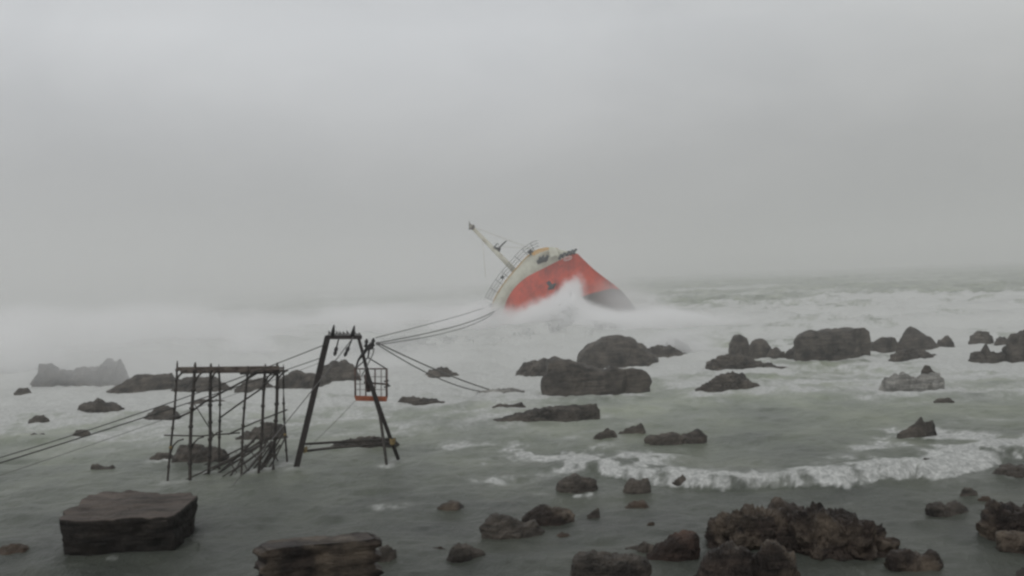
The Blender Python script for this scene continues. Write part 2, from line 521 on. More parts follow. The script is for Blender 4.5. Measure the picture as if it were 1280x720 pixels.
# --- along the near breaker
rock('foam splashed rock at the left end of the breaker', [(696, 604), (704, 596), (720, 591), (732, 596), (744, 598), (747, 608)], 614, 0.8, 2.4, crag=0.9, foam=0.4)
rock('dark round rock sitting in the breaker', [(779, 612), (783, 601), (792, 597), (801, 600), (809, 596), (814, 606), (814, 611)], 617, 0.8, 2.5, crag=0.8, foam=0.3)
rock('small dark rock poking through the breaker foam', [(840, 604), (847, 597), (854, 593), (861, 602)], 606, 0.8, 2.2, foam=0.4)
rock('dark lobe of rock left of a peaked ledge in mid water', [(741, 550), (748, 540), (760, 535), (770, 538), (772, 547)], 552, 0.7, foam=0.3)
rock('peaked ledge with its point at the right end', [(770, 543), (782, 535), (795, 532), (801, 527), (806, 536), (807, 543)], 546, 0.5, 2.4, foam=0.3)
rock('long low dark rock with two bumps in mid water', [(804, 549), (818, 543), (834, 541), (842, 538), (852, 544), (864, 540), (872, 535), (882, 543), (884, 548)], 555, 0.5, 2.3, crag=0.9, foam=0.4)
rock('two horned dark rock in a patch of foam', [(1122, 541), (1135, 535), (1144, 529), (1151, 520), (1156, 528), (1166, 524), (1169, 531), (1166, 540)], 545, 0.5, 2.2, crag=0.8, amp=0.06, foam=0.9)
rock('tiny stone behind the brightest part of the breaker', [(1150, 579), (1155, 572), (1162, 572), (1167, 579)], 580, 0.8, foam=0.4)
rock('tiny low stone under the pale washed rock', [(1166, 502), (1174, 497), (1186, 496), (1193, 501)], 503, 0.6, foam=0.2)
# --- middle distance right
rock('pale rock with water pouring over it and a dark knob', [(1099, 489), (1104, 475), (1113, 469), (1130, 468), (1146, 470), (1152, 466), (1156, 467), (1174, 466), (1178, 476), (1177, 486)], 491, 0.6, 2.6, MROCKP, foam=0.6)
rock('dark knob of rock on top of the pale washed rock', [(1150, 472), (1152, 462), (1156, 456), (1162, 457), (1166, 463), (1174, 466), (1176, 476)], 486, 0.4, 2.2, MROCK, amp=0.05, foam=0)
rock('low triangular rock with foam at its foot', [(868, 486), (882, 477), (894, 470), (904, 468), (918, 464), (932, 467), (938, 476), (956, 483), (962, 487)], 491, 0.5, 2.1, foam=0.5)
rock('low flat dark rock below two upright boulders', [(881, 460), (888, 448), (900, 443), (922, 443), (940, 447), (952, 452), (968, 455), (986, 459)], 463, 0.4, 2.3, foam=0.5)
rock('egg shaped upright boulder, left of a pair', [(910, 452), (912, 427), (917, 419), (926, 417), (934, 422), (938, 434), (940, 452)], 448, 0.8, 2.4, amp=0.08, crag=0.8, foam=0.3)
rock('round upright boulder, right of a pair', [(934, 452), (936, 432), (942, 424), (952, 422), (960, 428), (965, 438), (968, 452)], 449, 0.8, 2.4, amp=0.08, crag=0.8, foam=0.3)
rock('small dark rock between the round boulder and the great block', [(956, 449), (962, 437), (972, 434), (980, 440), (984, 449)], 450, 0.6, foam=0.2)
rock('stub of rock leaning on the left side of the great block', [(978, 447), (984, 438), (992, 434), (1000, 438), (1004, 447)], 448, 0.6, foam=0.2)
rock('great slab sided block with overhanging right end', [(993, 450), (993, 425), (998, 418), (1012, 414), (1040, 412), (1062, 409), (1080, 408), (1086, 416), (1084, 424), (1076, 436), (1074, 450)], 452, 0.5, 5.0, amp=0.08, crag=0.8, foam=0.6)
rock('dome of rock right of the great block', [(1085, 438), (1090, 427), (1100, 420), (1114, 419), (1122, 426), (1126, 438)], 440, 0.6, foam=0.4)
rock('sharp peaked wedge of rock', [(1118, 438), (1124, 426), (1131, 414), (1138, 407), (1148, 412), (1160, 420), (1170, 428), (1174, 438)], 438, 0.6, 2.2, amp=0.06, crag=0.7, foam=0.4)
rock('small peak beside the sharp wedge', [(1168, 434), (1176, 423), (1184, 418), (1190, 425), (1196, 434)], 435, 0.6, foam=0.3)
rock('flat dark rock in front of the sharp wedge', [(1110, 449), (1122, 439), (1140, 435), (1158, 438), (1170, 443), (1178, 447)], 451, 0.4, foam=0.4)
rock('upright square stone near the right edge', [(1211, 433), (1216, 416), (1224, 413), (1234, 414), (1240, 424), (1244, 433)], 433, 0.7, 2.8, foam=0.3)
rock('small stone behind the notched rock near the right edge', [(1240, 432), (1246, 423), (1256, 420), (1264, 425), (1268, 432)], 433, 0.7, foam=0.2)
rock('low notched dark rock near the right edge', [(1212, 450), (1216, 441), (1228, 440), (1232, 430), (1238, 438), (1250, 440), (1262, 450)], 453, 0.5, 2.5, foam=0.4)
rock('big rounded rock leaving the frame at the right', [(1252, 448), (1258, 428), (1268, 418), (1280, 412), (1300, 412), (1320, 424), (1326, 446)], 452, 0.7, 2.5, foam=0.3)
# --- centre, in front of the wreck
rock('largest dark boulder before the wreck', [(676, 489), (678, 478), (683, 464), (684, 450), (694, 447), (712, 448), (722, 452), (735, 457), (750, 461), (758, 461), (762, 456), (768, 457), (775, 461), (792, 460), (808, 464), (814, 474), (812, 479), (786, 482), (782, 488)], 492, 0.5, 4.0, amp=0.07, foam=0.5)
rock('low rock tucked behind the left end of the largest boulder', [(643, 467), (655, 455), (668, 449), (684, 448), (700, 460)], 469, 0.7, foam=0.5)
rock('broad domed rock right under the spray', [(721, 450), (725, 440), (732, 432), (744, 427), (752, 421), (770, 418), (780, 419), (792, 421), (797, 428), (806, 432), (812, 438), (824, 448)], 459, 0.7, 2.8, amp=0.07, foam=0.5)
rock('misty shoulder of rock fading into the spray', [(800, 446), (808, 434), (822, 431), (838, 432), (850, 438), (862, 446)], 447, 0.6, foam=0.4)
rock('long tilted ledge with a blunt right end', [(612, 525), (640, 519), (670, 511), (700, 507), (728, 506), (746, 504), (750, 511), (744, 519)], 527, 0.35, 2.6, amp=0.08, foam=0.2)
rock('faint thin ledge behind the long tilted ledge', [(614, 508), (625, 504), (640, 506), (652, 502), (656, 508)], 510, 0.4, foam=0.2)
rock('thin flat rock awash at the foot of the slack cables', [(598, 489), (615, 486), (640, 485), (656, 488)], 491, 0.4, mat=MROCKP, foam=0.4)
rock('small dark hump in white water left of centre', [(529, 472), (537, 463), (548, 459), (560, 460), (572, 467), (580, 472)], 474, 0.6, foam=0.5)
rock('flat dark reef below the small hump', [(495, 503), (502, 497), (520, 496), (540, 498), (556, 502)], 505, 0.45, foam=0.3)
rock('long low reef between the legs of the cable tower', [(406, 560), (420, 553), (440, 547), (460, 545), (480, 545), (494, 548), (498, 556)], 561, 0.4, 2.6, foam=0.1)
# --- left
rock('mist veiled reef with a knob at each end', [(41, 480), (46, 470), (50, 458), (53, 453), (65, 454), (67, 460), (76, 462), (84, 459), (92, 464), (100, 461), (108, 458), (118, 457), (126, 460), (131, 457), (132, 449), (152, 448), (154, 456), (159, 466), (161, 479)], 482, 0.5, 2.6, amp=0.14, foam=0.6)
rock('tiny misty rock at the left end of the reef', [(17, 491), (24, 485), (34, 484), (40, 490)], 492, 0.6, foam=0.3)
rock('dark whale back rock left of the scaffold', [(133, 489), (148, 481), (162, 472), (172, 467), (190, 468), (213, 466), (222, 476), (226, 488)], 490, 0.5, 2.2, amp=0.05, foam=0.6)
rock('long dark rock seen through the top of the scaffold', [(214, 488), (222, 474), (240, 470), (262, 470), (280, 478), (296, 487)], 489, 0.5, foam=0.4)
rock('thin reef seen through the middle of the scaffold', [(236, 504), (250, 499), (270, 499), (294, 503)], 505, 0.4, foam=0.2)
rock('two lobed small rock left of the scaffold', [(97, 510), (104, 503), (116, 502), (124, 497), (132, 502), (144, 505), (155, 509)], 514, 0.5, 2.3, foam=0.4)
rock('rock just left of the scaffold crossed by the cables', [(178, 523), (190, 513), (202, 506), (216, 508), (226, 520)], 524, 0.6, foam=0.3)
rock('sunken stone at the left edge of mid water', [(36, 524), (44, 519), (54, 519), (62, 523)], 525, 0.6, mat=MROCK, foam=0.1)
rock('pair of specks of rock low in the water at left', [(36, 544), (42, 540), (48, 543), (54, 541), (58, 544)], 545, 0.6, foam=0.1)
rock('flat stone lying under the long cables', [(90, 543), (96, 537), (108, 537), (114, 541)], 543, 0.6, foam=0.1)
rock('small two headed dark rock above the flat topped block', [(112, 588), (115, 580), (121, 579), (128, 583), (140, 582), (148, 588)], 590, 0.6, 2.4, foam=0.2)
rock('dark rock at the foot of the scaffold, its biggest hump', [(212, 572), (226, 560), (238, 553), (252, 557), (270, 558), (280, 562), (290, 573)], 579, 0.6, 2.4, crag=0.8, foam=0.1)
rock('low lobe left of the dark rock under the scaffold', [(186, 574), (196, 566), (210, 565), (222, 573)], 577, 0.6, foam=0.1)
rock('domed rock behind the right bay of the scaffold', [(294, 548), (306, 539), (322, 531), (340, 527), (350, 530), (358, 538), (362, 546)], 552, 0.6, 2.2, foam=0.2)
rock('misty rock behind the left leg of the cable tower', [(340, 484), (352, 470), (368, 463), (390, 464), (406, 471), (420, 483)], 486, 0.5, foam=0.5)
rock('faint rock in the mist between scaffold and tower', [(398, 474), (404, 458), (416, 450), (432, 449), (446, 458), (452, 473)], 477, 0.6, foam=0.3)
rock('low rock awash behind the right posts of the scaffold', [(292, 487), (304, 477), (318, 473), (334, 475), (346, 486)], 488, 0.5, foam=0.4)

# ------------------------------------------------------------------ sea
NR, NC = 880, 760
ys = np.exp(np.linspace(math.log(14.0), math.log(5000.0), NR))
ac = np.linspace(-1, 1, NC)
ac = np.sign(ac) * (0.62 * np.abs(ac) + 0.75 * np.abs(ac) ** 5)
Yg, Ag = np.meshgrid(ys, ac, indexing='ij')
Xg = Ag * Yg
# gentle meander so that rows do not line up
off = sst(90, 230, Yg)         # offshore
mid = sst(38, 90, Yg)
warp = (fbm(Xg / 60, Yg / 60, 3, 3) - 0.5)
Z = np.zeros_like(Yg)
# swell
ph = Yg / 46.0 * 2 * math.pi + warp * 9 + Xg / 160.0
sw = np.sin(ph)
sw = np.where(sw > 0, sw ** 1.6, -np.abs(sw) ** 0.8 * 0.6)
gate = 0.35 + 1.0 * fbm(Xg / 90, Yg / 140, 11, 2)
Z += sw * gate * (0.06 + 0.18 * mid + 0.95 * sst(130, 330, Yg))
ph2 = Yg / 15.0 * 2 * math.pi + (fbm(Xg / 14, Yg / 14, 21, 3) - .5) * 10
Z += np.sin(ph2) * (0.03 + 0.10 * mid + 0.22 * off) * fbm(Xg / 30, Yg / 20, 31, 2) * 1.6
Z += (fbm(Xg / 4.5, Yg / 2.8, 41, 5, 0.6) - 0.5) * (0.42 + 0.75 * mid + 0.9 * off)
Z += (fbm(Xg / 1.0 + Yg / 4, Yg / 0.7, 51, 4) - 0.5) * (0.17 + 0.12 * mid)
roll = 1 - np.abs(2 * fbm(Xg / 26 + 3, Yg / 9, 55, 4, .55) - 1)
Z += roll ** 3 * 1.5 * sst(98, 128, Yg) * (1 - sst(240, 300, Yg))

foam = np.zeros_like(Yg)
n_big = fbm(Xg / 26, Yg / 26, 61, 4)
n_str = fbm(Xg / 5.5 + Yg / 30, Yg / 6.0, 71, 5, 0.62)
n_fin = fbm(Xg / 1.3, Yg / 2.0, 81, 4, 0.65)
lace = 1 - 2 * np.abs(fbm(Xg / 3.2 + 5, Yg / 4.5, 87, 5, 0.6) - 0.5)
lace = sst(0.80, 0.98, lace)
crestn = fbm(Xg / 7, Yg / 3.0, 89, 5, 0.6)
caps = sst(0.56, 0.70, crestn)
left = 1 - sst(-0.05, 0.24, Ag)
# mid water streaks
foam += sst(38, 66, Yg) * (1 - off) * (0.36 + 0.22 * left + 0.14 * sst(60, 90, Yg))
# the surf zone in front of and around the wreck
surf = sst(58, 96, Yg) * (1 - sst(260, 420, Yg))
foam += surf * (0.42 * left + 0.30)
foam += sst(98, 118, Yg) * (1 - sst(165, 215, Yg)) * 0.18
foam += sst(230, 330, Yg) * (0.20 + 0.28 * left)
# swell crests carry white caps
foam += off * np.clip(sw, 0, 1) * 0.38 * gate
foam += (n_big - 0.5) * 0.75 * sst(34, 60, Yg)
foam += (fbm(Xg / 10, Yg / 16, 161, 4, .6) - 0.5) * 0.8 * sst(34, 55, Yg) * (1 - off)
foam += (n_str - 0.5) * (0.25 + 0.8 * mid)
foam += (n_fin - 0.5) * 0.5
foam += lace * (0.05 + 0.20 * mid) * (0.4 + 1.2 * n_big)
foam += caps * (0.34 * mid + 0.05) * (1 - 0.4 * off)
foam -= (1 - sst(33, 52, Yg)) * 0.10
foam += sst(.62, .74, fbm(Xg / 3.0 + 9, Yg / 2.6, 143, 5, .62)) * 0.30 * (1 - mid)
foam += (fbm(Xg / 5, Yg / 1.2, 141, 4, .6) - .5) * 0.35 * (1 - mid)

# near breaker, front edge traced along the shoal
bl = [G(x, y) for x, y in [(640, 590), (690, 594), (740, 590), (780, 597), (815, 603), (850, 606), (900, 609), (950, 608), (1000, 610), (1060, 611), (1100, 606), (1140, 602), (1180, 598), (1220, 590), (1260, 577), (1300, 566), (1420, 545)]]
bx = np.array([p.x for p in bl]); by = np.array([p.y for p in bl])
fy = np.interp(Xg, bx, by) + (fbm(Xg / 1.9, Xg * 0 + 1.5, 91, 5, 0.62) - 0.5) * 2.0 + (fbm(Xg / .3, Xg * 0 + 7.5, 95, 2, 0.6) - 0.5) * 0.35
d = Yg - fy
env = sst(bx[1], bx[4], Xg)
hmod = 0.35 + 1.1 * fbm(Xg / 2.4, Xg * 0 + 4.5, 93, 4)
wid = 0.9 + 2.4 * fbm(Xg / 3.0, Xg * 0 + 3.5, 101, 3) + 1.0 * sst(9, 14, Xg)
front = sst(-0.35, 0.05, d)
body = front * (1 - sst(wid * 0.55, wid * 1.25, d + (n_fin - .5) * 1.5))
Z += env * hmod * sst(-0.2, 0.5, d) * (1 - sst(0.7, 4.5, d)) * (0.42 + 0.25 * (fbm(Xg / 1.6, Yg / 1.0, 111, 3) - .5))
Z += env * body * (fbm(Xg / 0.35, Yg / 0.3, 121, 3) - 0.5) * 0.22
foam = foam + env * body * (0.72 * (0.55 + 0.5 * hmod) + 1.6 * (fbm(Xg / 0.5, Yg / 1.1, 131, 5, .65) - .42))
foam += env * sst(0, 1.5, d) * (1 - sst(3, 12, d)) * (0.12 + 0.30 * lace + 0.35 * caps)
foam -= env * (1 - sst(-3.5, 0.0, d)) * 0.0
# a second line of broken water behind it, and small bursts
second = [(700, 566, 1.8), (735, 573, 2.4), (770, 580, 2.2), (603, 578, 1.0), (488, 634, 0.55), (1120, 540, 1.6), (1150, 549, 1.6), (1185, 545, 1.6),
          (1090, 556, 1.2), (700, 612, 1.0), (725, 614, 1.0), (1215, 562, 2.6), (1050, 585, 2.4), (1250, 560, 2.2), (640, 560, 1.4), (560, 560, 1.2),
          (1110, 659, 0.5), (630, 598, 1.1), (960, 470, 2.5)]
for (px, py, r_) in second:
    g = G(px, py)
    q = np.sqrt(((Xg - g.x) / (r_ * 1.5)) ** 2 + ((Yg - g.y) / (r_ * 1.3)) ** 2)
    foam += np.clip(1.15 - q, 0, 1) ** 0.8 * (0.02 + 2.6 * (n_fin - .46) + 1.6 * (fbm(Xg / .6, Yg / .9, 171, 4, .65) - .46))
for (x, y, rx, ry, s_) in FOAM_SPOTS:
    q = np.sqrt(((Xg - x) / rx) ** 2 + ((Yg - y) / ry) ** 2)
    k = 1 - sst(0.75, 1.7, q)
    foam += k * max(s_, 0.12) * (0.62 + 1.0 * (n_fin - .35)) * (0.45 + 0.55 * mid)
for (px, py) in ((370, 587), (497, 574), (483, 582), (210, 604), (237, 599), (261, 588), (301, 592), (323, 588), (343, 585), (358, 580)):
    g = G(px, py)
    q = np.hypot(Xg - g.x, (Yg - g.y) * 0.8) / 0.55
    foam += (1 - sst(0.3, 1.4, q)) * 0.45
    Z += (1 - sst(0.0, 1.0, q)) * 0.05
far = sst(170, 330, Yg)
foam = foam * (1 - far) + far * (0.20 + 0.30 * left + (fbm(Xg / 70, Yg / 45, 151, 4) - .5) * 1.1 + (fbm(Xg / 16, Yg / 14, 152, 4) - .5) * 0.6 + np.clip(sw, 0, 1) * 0.22 * gate)
foam = np.clip(foam, 0, 1)

me = bpy.data.meshes.new('sea')
verts = np.stack([Xg, Yg, Z], -1).reshape(-1, 3)
me.vertices.add(len(verts)); me.vertices.foreach_set('co', verts.ravel())
idx = np.arange(NR * NC).reshape(NR, NC)
quads = np.stack([idx[:-1, :-1], idx[:-1, 1:], idx[1:, 1:], idx[1:, :-1]], -1).reshape(-1, 4)
me.loops.add(quads.size); me.loops.foreach_set('vertex_index', quads.ravel())
me.polygons.add(len(quads)); me.polygons.foreach_set('loop_start', np.arange(0, quads.size, 4))
me.polygons.foreach_set('loop_total', np.full(len(quads), 4))
me.polygons.foreach_set('use_smooth', np.ones(len(quads), dtype=bool))
at_ = me.attributes.new('foam', 'FLOAT', 'POINT'); at_.data.foreach_set('value', foam.ravel().astype(np.float32))
me.update(); me.validate()
sea = bpy.data.objects.new('sea', me); COL.objects.link(sea)
tag(sea, kind='structure')
m, nt, b = new_mat('stormy_sea_water'); L = nt.links.new
att = N(nt, 'ShaderNodeAttribute', attribute_name='foam')
geo = N(nt, 'ShaderNodeNewGeometry')
mp = N(nt, 'ShaderNodeMapping'); mp.inputs['Scale'].default_value = (0.9, 0.6, 1); mp.inputs['Rotation'].default_value = (0, 0, R(8))
L(geo.outputs['Position'], mp.inputs['Vector'])
nf = N(nt, 'ShaderNodeTexNoise', Scale=1.6, Detail=8.0, Roughness=0.72, Distortion=0.6); L(mp.outputs['Vector'], nf.inputs['Vector'])
s1 = N(nt, 'ShaderNodeMath', operation='SUBTRACT'); L(nf.outputs['Fac'], s1.inputs[0]); s1.inputs[1].default_value = 0.5
s2 = N(nt, 'ShaderNodeMath', operation='MULTIPLY_ADD'); L(s1.outputs[0], s2.inputs[0]); s2.inputs[1].default_value = 0.9; L(att.outputs['Fac'], s2.inputs[2])
fr_ = ramp(nt, s2.outputs[0], [(0.22, (0, 0, 0)), (0.48, (0.30, 0.30, 0.30)), (0.82, (1, 1, 1))])
# water body colour, grey green with browner patches inshore
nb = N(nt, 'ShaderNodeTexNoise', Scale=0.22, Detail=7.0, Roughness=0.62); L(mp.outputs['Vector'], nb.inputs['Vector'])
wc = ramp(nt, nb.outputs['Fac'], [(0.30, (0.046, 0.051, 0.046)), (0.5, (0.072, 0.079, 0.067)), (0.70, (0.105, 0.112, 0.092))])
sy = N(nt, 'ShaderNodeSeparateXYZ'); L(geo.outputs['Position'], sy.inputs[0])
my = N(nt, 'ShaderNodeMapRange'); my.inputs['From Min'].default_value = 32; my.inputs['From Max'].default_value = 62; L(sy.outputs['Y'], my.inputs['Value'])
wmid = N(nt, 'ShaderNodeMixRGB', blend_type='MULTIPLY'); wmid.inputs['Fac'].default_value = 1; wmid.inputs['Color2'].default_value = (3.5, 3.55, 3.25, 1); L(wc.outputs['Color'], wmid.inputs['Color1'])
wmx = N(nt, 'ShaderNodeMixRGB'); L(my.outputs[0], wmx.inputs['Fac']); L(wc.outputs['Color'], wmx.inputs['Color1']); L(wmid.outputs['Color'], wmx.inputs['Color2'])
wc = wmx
nq = N(nt, 'ShaderNodeTexNoise', Scale=4.5, Detail=7.0, Roughness=0.75, Distortion=0.8); L(mp.outputs['Vector'], nq.inputs['Vector'])
fcol = ramp(nt, nq.outputs['Fac'], [(0.32, (0.27, 0.28, 0.27)), (0.50, (0.48, 0.49, 0.475)), (0.64, (0.66, 0.67, 0.65))])
# far away the lace cannot be told apart: ease to its mean tone
mfar = N(nt, 'ShaderNodeMapRange'); mfar.inputs['From Min'].default_value = 45; mfar.inputs['From Max'].default_value = 95; L(sy.outputs['Y'], mfar.inputs['Value'])
fmx = N(nt, 'ShaderNodeMixRGB'); fmx.inputs['Color2'].default_value = (0.60, 0.61, 0.59, 1); L(mfar.outputs[0], fmx.inputs['Fac']); L(fcol.outputs['Color'], fmx.inputs['Color1'])
mx = N(nt, 'ShaderNodeMixRGB'); L(fmx.outputs['Color'], mx.inputs['Color2'])
L(fr_.outputs['Color'], mx.inputs['Fac']); L(wc.outputs['Color'], mx.inputs['Color1']); L(mx.outputs['Color'], b.inputs['Base Color'])
rg = N(nt, 'ShaderNodeMapRange'); rg.inputs['To Min'].default_value = 0.32; rg.inputs['To Max'].default_value = 0.85
L(fr_.outputs['Color'], rg.inputs['Value']); L(rg.outputs[0], b.inputs['Roughness'])
b.inputs['IOR'].default_value = 1.33
nb2 = N(nt, 'ShaderNodeTexNoise', Scale=3.2, Detail=6.0, Roughness=0.6); L(mp.outputs['Vector'], nb2.inputs['Vector'])
bp = N(nt, 'ShaderNodeBump', Strength=0.9, Distance=0.11); L(nb2.outputs['Fac'], bp.inputs['Height']); 
bp2 = N(nt, 'ShaderNodeBump', Strength=0.8, Distance=0.12); L(nf.outputs['Fac'], bp2.inputs['Height']); L(bp.outputs['Normal'], bp2.inputs['Normal'])
L(bp2.outputs['Normal'], b.inputs['Normal'])
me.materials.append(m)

# ------------------------------------------------------------------ the wreck
SD = 160.0


def catmull(pts, n):
    out = []
    m_ = len(pts) - 1
    for i in range(n):
        t = i / (n - 1) * m_
        k = min(int(t), m_ - 1); f = t - k
        p0 = pts[max(k - 1, 0)]; p1 = pts[k]; p2 = pts[k + 1]; p3 = pts[min(k + 2, m_)]
        out.append(tuple(0.5 * ((2 * b_) + (-a_ + c_) * f + (2 * a_ - 5 * b_ + 4 * c_ - d_) * f * f + (-a_ + 3 * b_ - 3 * c_ + d_) * f ** 3)
                         for a_, b_, c_, d_ in zip(p0, p1, p2, p3)))
    return out


ship = empty('shipwreck', P(700, 404, SD), 'wrecked ship lying on its side with its red bow raised above the surf', 'ship')
# rows from the deck edge to the keel; each point: photo column, row, metres nearer(-)/farther(+) than the wreck's middle
hullrows = [
    [(627, 440, 6), (625, 412, 5), (628, 392, 4), (634, 374, 2.6), (643, 360, 1.4), (656, 348, .3), (670, 340, -.6), (686, 332, -1.6), (702, 324, -2.8), (713, 318, -3.6), (722, 317, -4)],
    [(656, 450, 2), (655, 425, 1), (660, 402, -.2), (667, 386, -1.2), (676, 372, -2), (687, 361, -2.6), (699, 352, -3), (711, 345, -3.4), (723, 339, -3.6), (735, 335, -3.8), (744, 338, -4)],
    [(688, 455, 0), (690, 430, -1), (696, 404, -2), (702, 391, -2.6), (709, 382, -3), (718, 376, -3.2), (728, 371, -3.4), (739, 367, -3.4), (751, 364, -3.4), (763, 361, -3.4), (775, 362, -3.4)],
    [(725, 465, 1), (728, 440, 0), (733, 424, -.6), (738, 412, -1), (744, 404, -1.4), (751, 398, -1.8), (759, 393, -2), (767, 389, -2), (775, 386, -2), (784, 384, -2), (792, 382, -2)],
    [(770, 480, 4), (773, 462, 3), (777, 448, 2.4), (782, 438, 2), (786, 430, 1.4), (790, 424, 1), (794, 420, .6), (798, 416, .2), (803, 412, 0), (808, 410, 0), (812, 410, 0)],
]
NU = 60
fine = [catmull(r_, NU) for r_ in hullrows]
colsf = [catmull([fine[j][i] for j in range(5)], 33) for i in range(NU)]     # [i][t]


def hp(i, t, far=False, lift=0.0):
    x, y, d_ = colsf[i][t]
    return P(x, y, SD + ((13 - d_ * 0.8) if far else d_) - lift)


mb = MB(); mb.grid([[hp(i, t) for i in range(NU)] for t in range(0, 17)]); mb.grid([[hp(i, t, True) for i in range(NU)] for t in range(0, 17)])
mb.grid([[hp(NU - 1, t, f) for f in (False, True)] for t in range(0, 17)])
hull = mb.build('hull', MRED, ship, True)
mb = MB(); mb.grid([[hp(i, t) for i in range(NU)] for t in range(16, 33)]); mb.grid([[hp(i, t, True) for i in range(NU)] for t in range(16, 33)])
mb.grid([[hp(NU - 1, t, f) for f in (False, True)] for t in range(16, 33)])
mb.build('hull_bottom', MBOOT, ship, True)
# white upper strake (bulwark) curling round the deck edge
outer = catmull([(612, 440, 8), (611, 418, 7), (612, 396, 6), (617, 377, 4.8), (625, 362, 3.6), (635, 348, 2.6), (647, 334, 1.6), (659, 321, .8), (671, 313, 0), (684, 310, -.8), (697, 311, -1.8)], NU)
inner = [colsf[i][0] for i in range(NU)]
stop = 52
rows = []
for q in range(7):
    f = q / 6
    rows.append([P(a[0] * (1 - f) + b_[0] * f, a[1] * (1 - f) + b_[1] * f, SD + a[2] * (1 - f) + b_[2] * f - 0.5 * math.sin(f * math.pi)) for a, b_ in zip(inner, outer)])
MB().grid(rows).build('bulwark', MWHITE, ship, True)
capr = MB(); capr.tube([P(p[0], p[1], SD + p[2]) for p in outer], 0.13, 6); capr.build('cap_rail', MOCHRE, ship, True)
# deck closing the body behind the bulwark
MB().grid([[P(p[0] + 1.5, p[1] + 1.5, SD + p[2] + 1) for p in outer], [P(p[0] + 3, p[1] + 4, SD + 6.5) for p in outer],
           [hp(i, 0, True) for i in range(NU)]]).build('deck', MDECK, ship, True)
# ochre windlass house patch on the rim
def on(px, py, dy): return P(px, py, SD + dy)
mb = MB(); mb.grid([[on(664, 317, -1.2), on(672, 312.5, -1.5), on(682, 309.5, -1.9), (on(690, 309.5, -2.3))],
                    [on(667, 320, -1.8), on(674, 316, -2.1), on(683, 312.8, -2.4), on(691, 311.5, -2.8)]])
mb.build('rust_patch', MOCHRE, ship, True)
mb = MB(); mb.grid([[on(686, 309.3, -2.5), on(691, 308.6, -2.7), on(696, 310.5, -3)], [on(688, 322, -3), on(694, 319, -3.2), on(699, 321, -3.4)]])
mb.build('fairlead_plate', MWHITE, ship, True)
# dark winch on the rim
w = MB(); w.tube([on(672, 328, -2.6), on(684, 323, -3.2)], 0.36, 10); w.tube([on(674, 329, -2.6), on(676, 321.5, -2.8)], 0.28, 6); w.tube([on(681, 327, -3), on(685, 319.5, -3.2)], 0.25, 6)
w.tube([on(677, 325, -3), on(679.5, 319, -3)], [0.3, 0.12], 6)
w.build('winch', MSHIPDK, ship, True)
for (x, y) in ((699, 322), (703, 320), (708.5, 318), (713, 316.5), (717, 315.5)):
    t = MB(); t.tube([on(x, y + 1.5, -4.0), on(x + 2.2, y - 3.6, -3.4)], [0.24, 0.13], 7); t.tube([on(x + 1.4, y - 4, -3.4), on(x + 4.2, y - 2.8, -3.5)], 0.15, 6)
    t.build('mooring_bollard', MSHIPDK, ship, True)
t = MB(); t.tube([on(661, 317, 0), on(664.5, 312.5, 0)], [0.4, 0.3], 8); t.tube([on(662.6, 313, 0), on(666.4, 314.6, 0)], 0.18, 6); t.build('vent', MSHIPDK, ship, True)
for (x, y) in ((628, 346), (613.5, 381)):
    t = MB(); t.tube([on(x - 1, y + 2.5, 3.0), on(x + 1, y - 1.5, 3.0)], [0.26, 0.2], 8); t.build('vent', MSHIPDK, ship, True)
# anchor in its pocket
a_ = MB(); a_.tube([on(685.5, 353, -5.2), on(690, 359, -5.4)], 0.32, 8); a_.tube([on(685, 361.5, -5.6), on(690, 359, -5.8), on(694.5, 354.5, -5.6)], [0.16, 0.42, 0.16], 8)
a_.tube([on(683.5, 354.5, -5.2), on(687.5, 351.5, -5.2)], 0.2, 6)
a_.build('anchor', MSHIPDK, ship, True)
# faded ring mark by the stem head
pts = []
for k in range(25):
    an = k / 24 * 2 * math.pi
    pts.append(on(709.5 + 4.6 * math.cos(an) , 323.2 + 1.8 * math.sin(an) - 1.2 * math.cos(an), -4.35))
MB().tube(pts, 0.16, 5, False).build('ring_mark', MRING, ship, True)
# curved guard rails standing off the bulwark
for k, (o1, m_) in enumerate(((4.5, 0), (8, 0), (11.5, 0))):
    rl = []
    for i in range(18, 50):
        p = outer[i]; a = outer[i - 1]; b_ = outer[i + 1]
        tx, ty = b_[0] - a[0], b_[1] - a[1]; l_ = math.hypot(tx, ty)
        nx, ny = ty / l_, -tx / l_
        rl.append(on(p[0] + nx * o1, p[1] + ny * o1, p[2] + 0.6 * o1 / 4))
    MB().tube(rl, 0.045, 5).build('rail', MRAIL, ship, True)
for i in range(18, 50, 4):
    p = outer[i]; a = outer[i - 1]; b_ = outer[i + 1]
    tx, ty = b_[0] - a[0], b_[1] - a[1]; l_ = math.hypot(tx, ty); nx, ny = ty / l_, -tx / l_
    MB().tube([on(p[0], p[1], p[2]), on(p[0] + nx * 11.5, p[1] + ny * 11.5, p[2] + 1.7)], 0.05, 5).build('stanchion', MRAIL, ship, True)
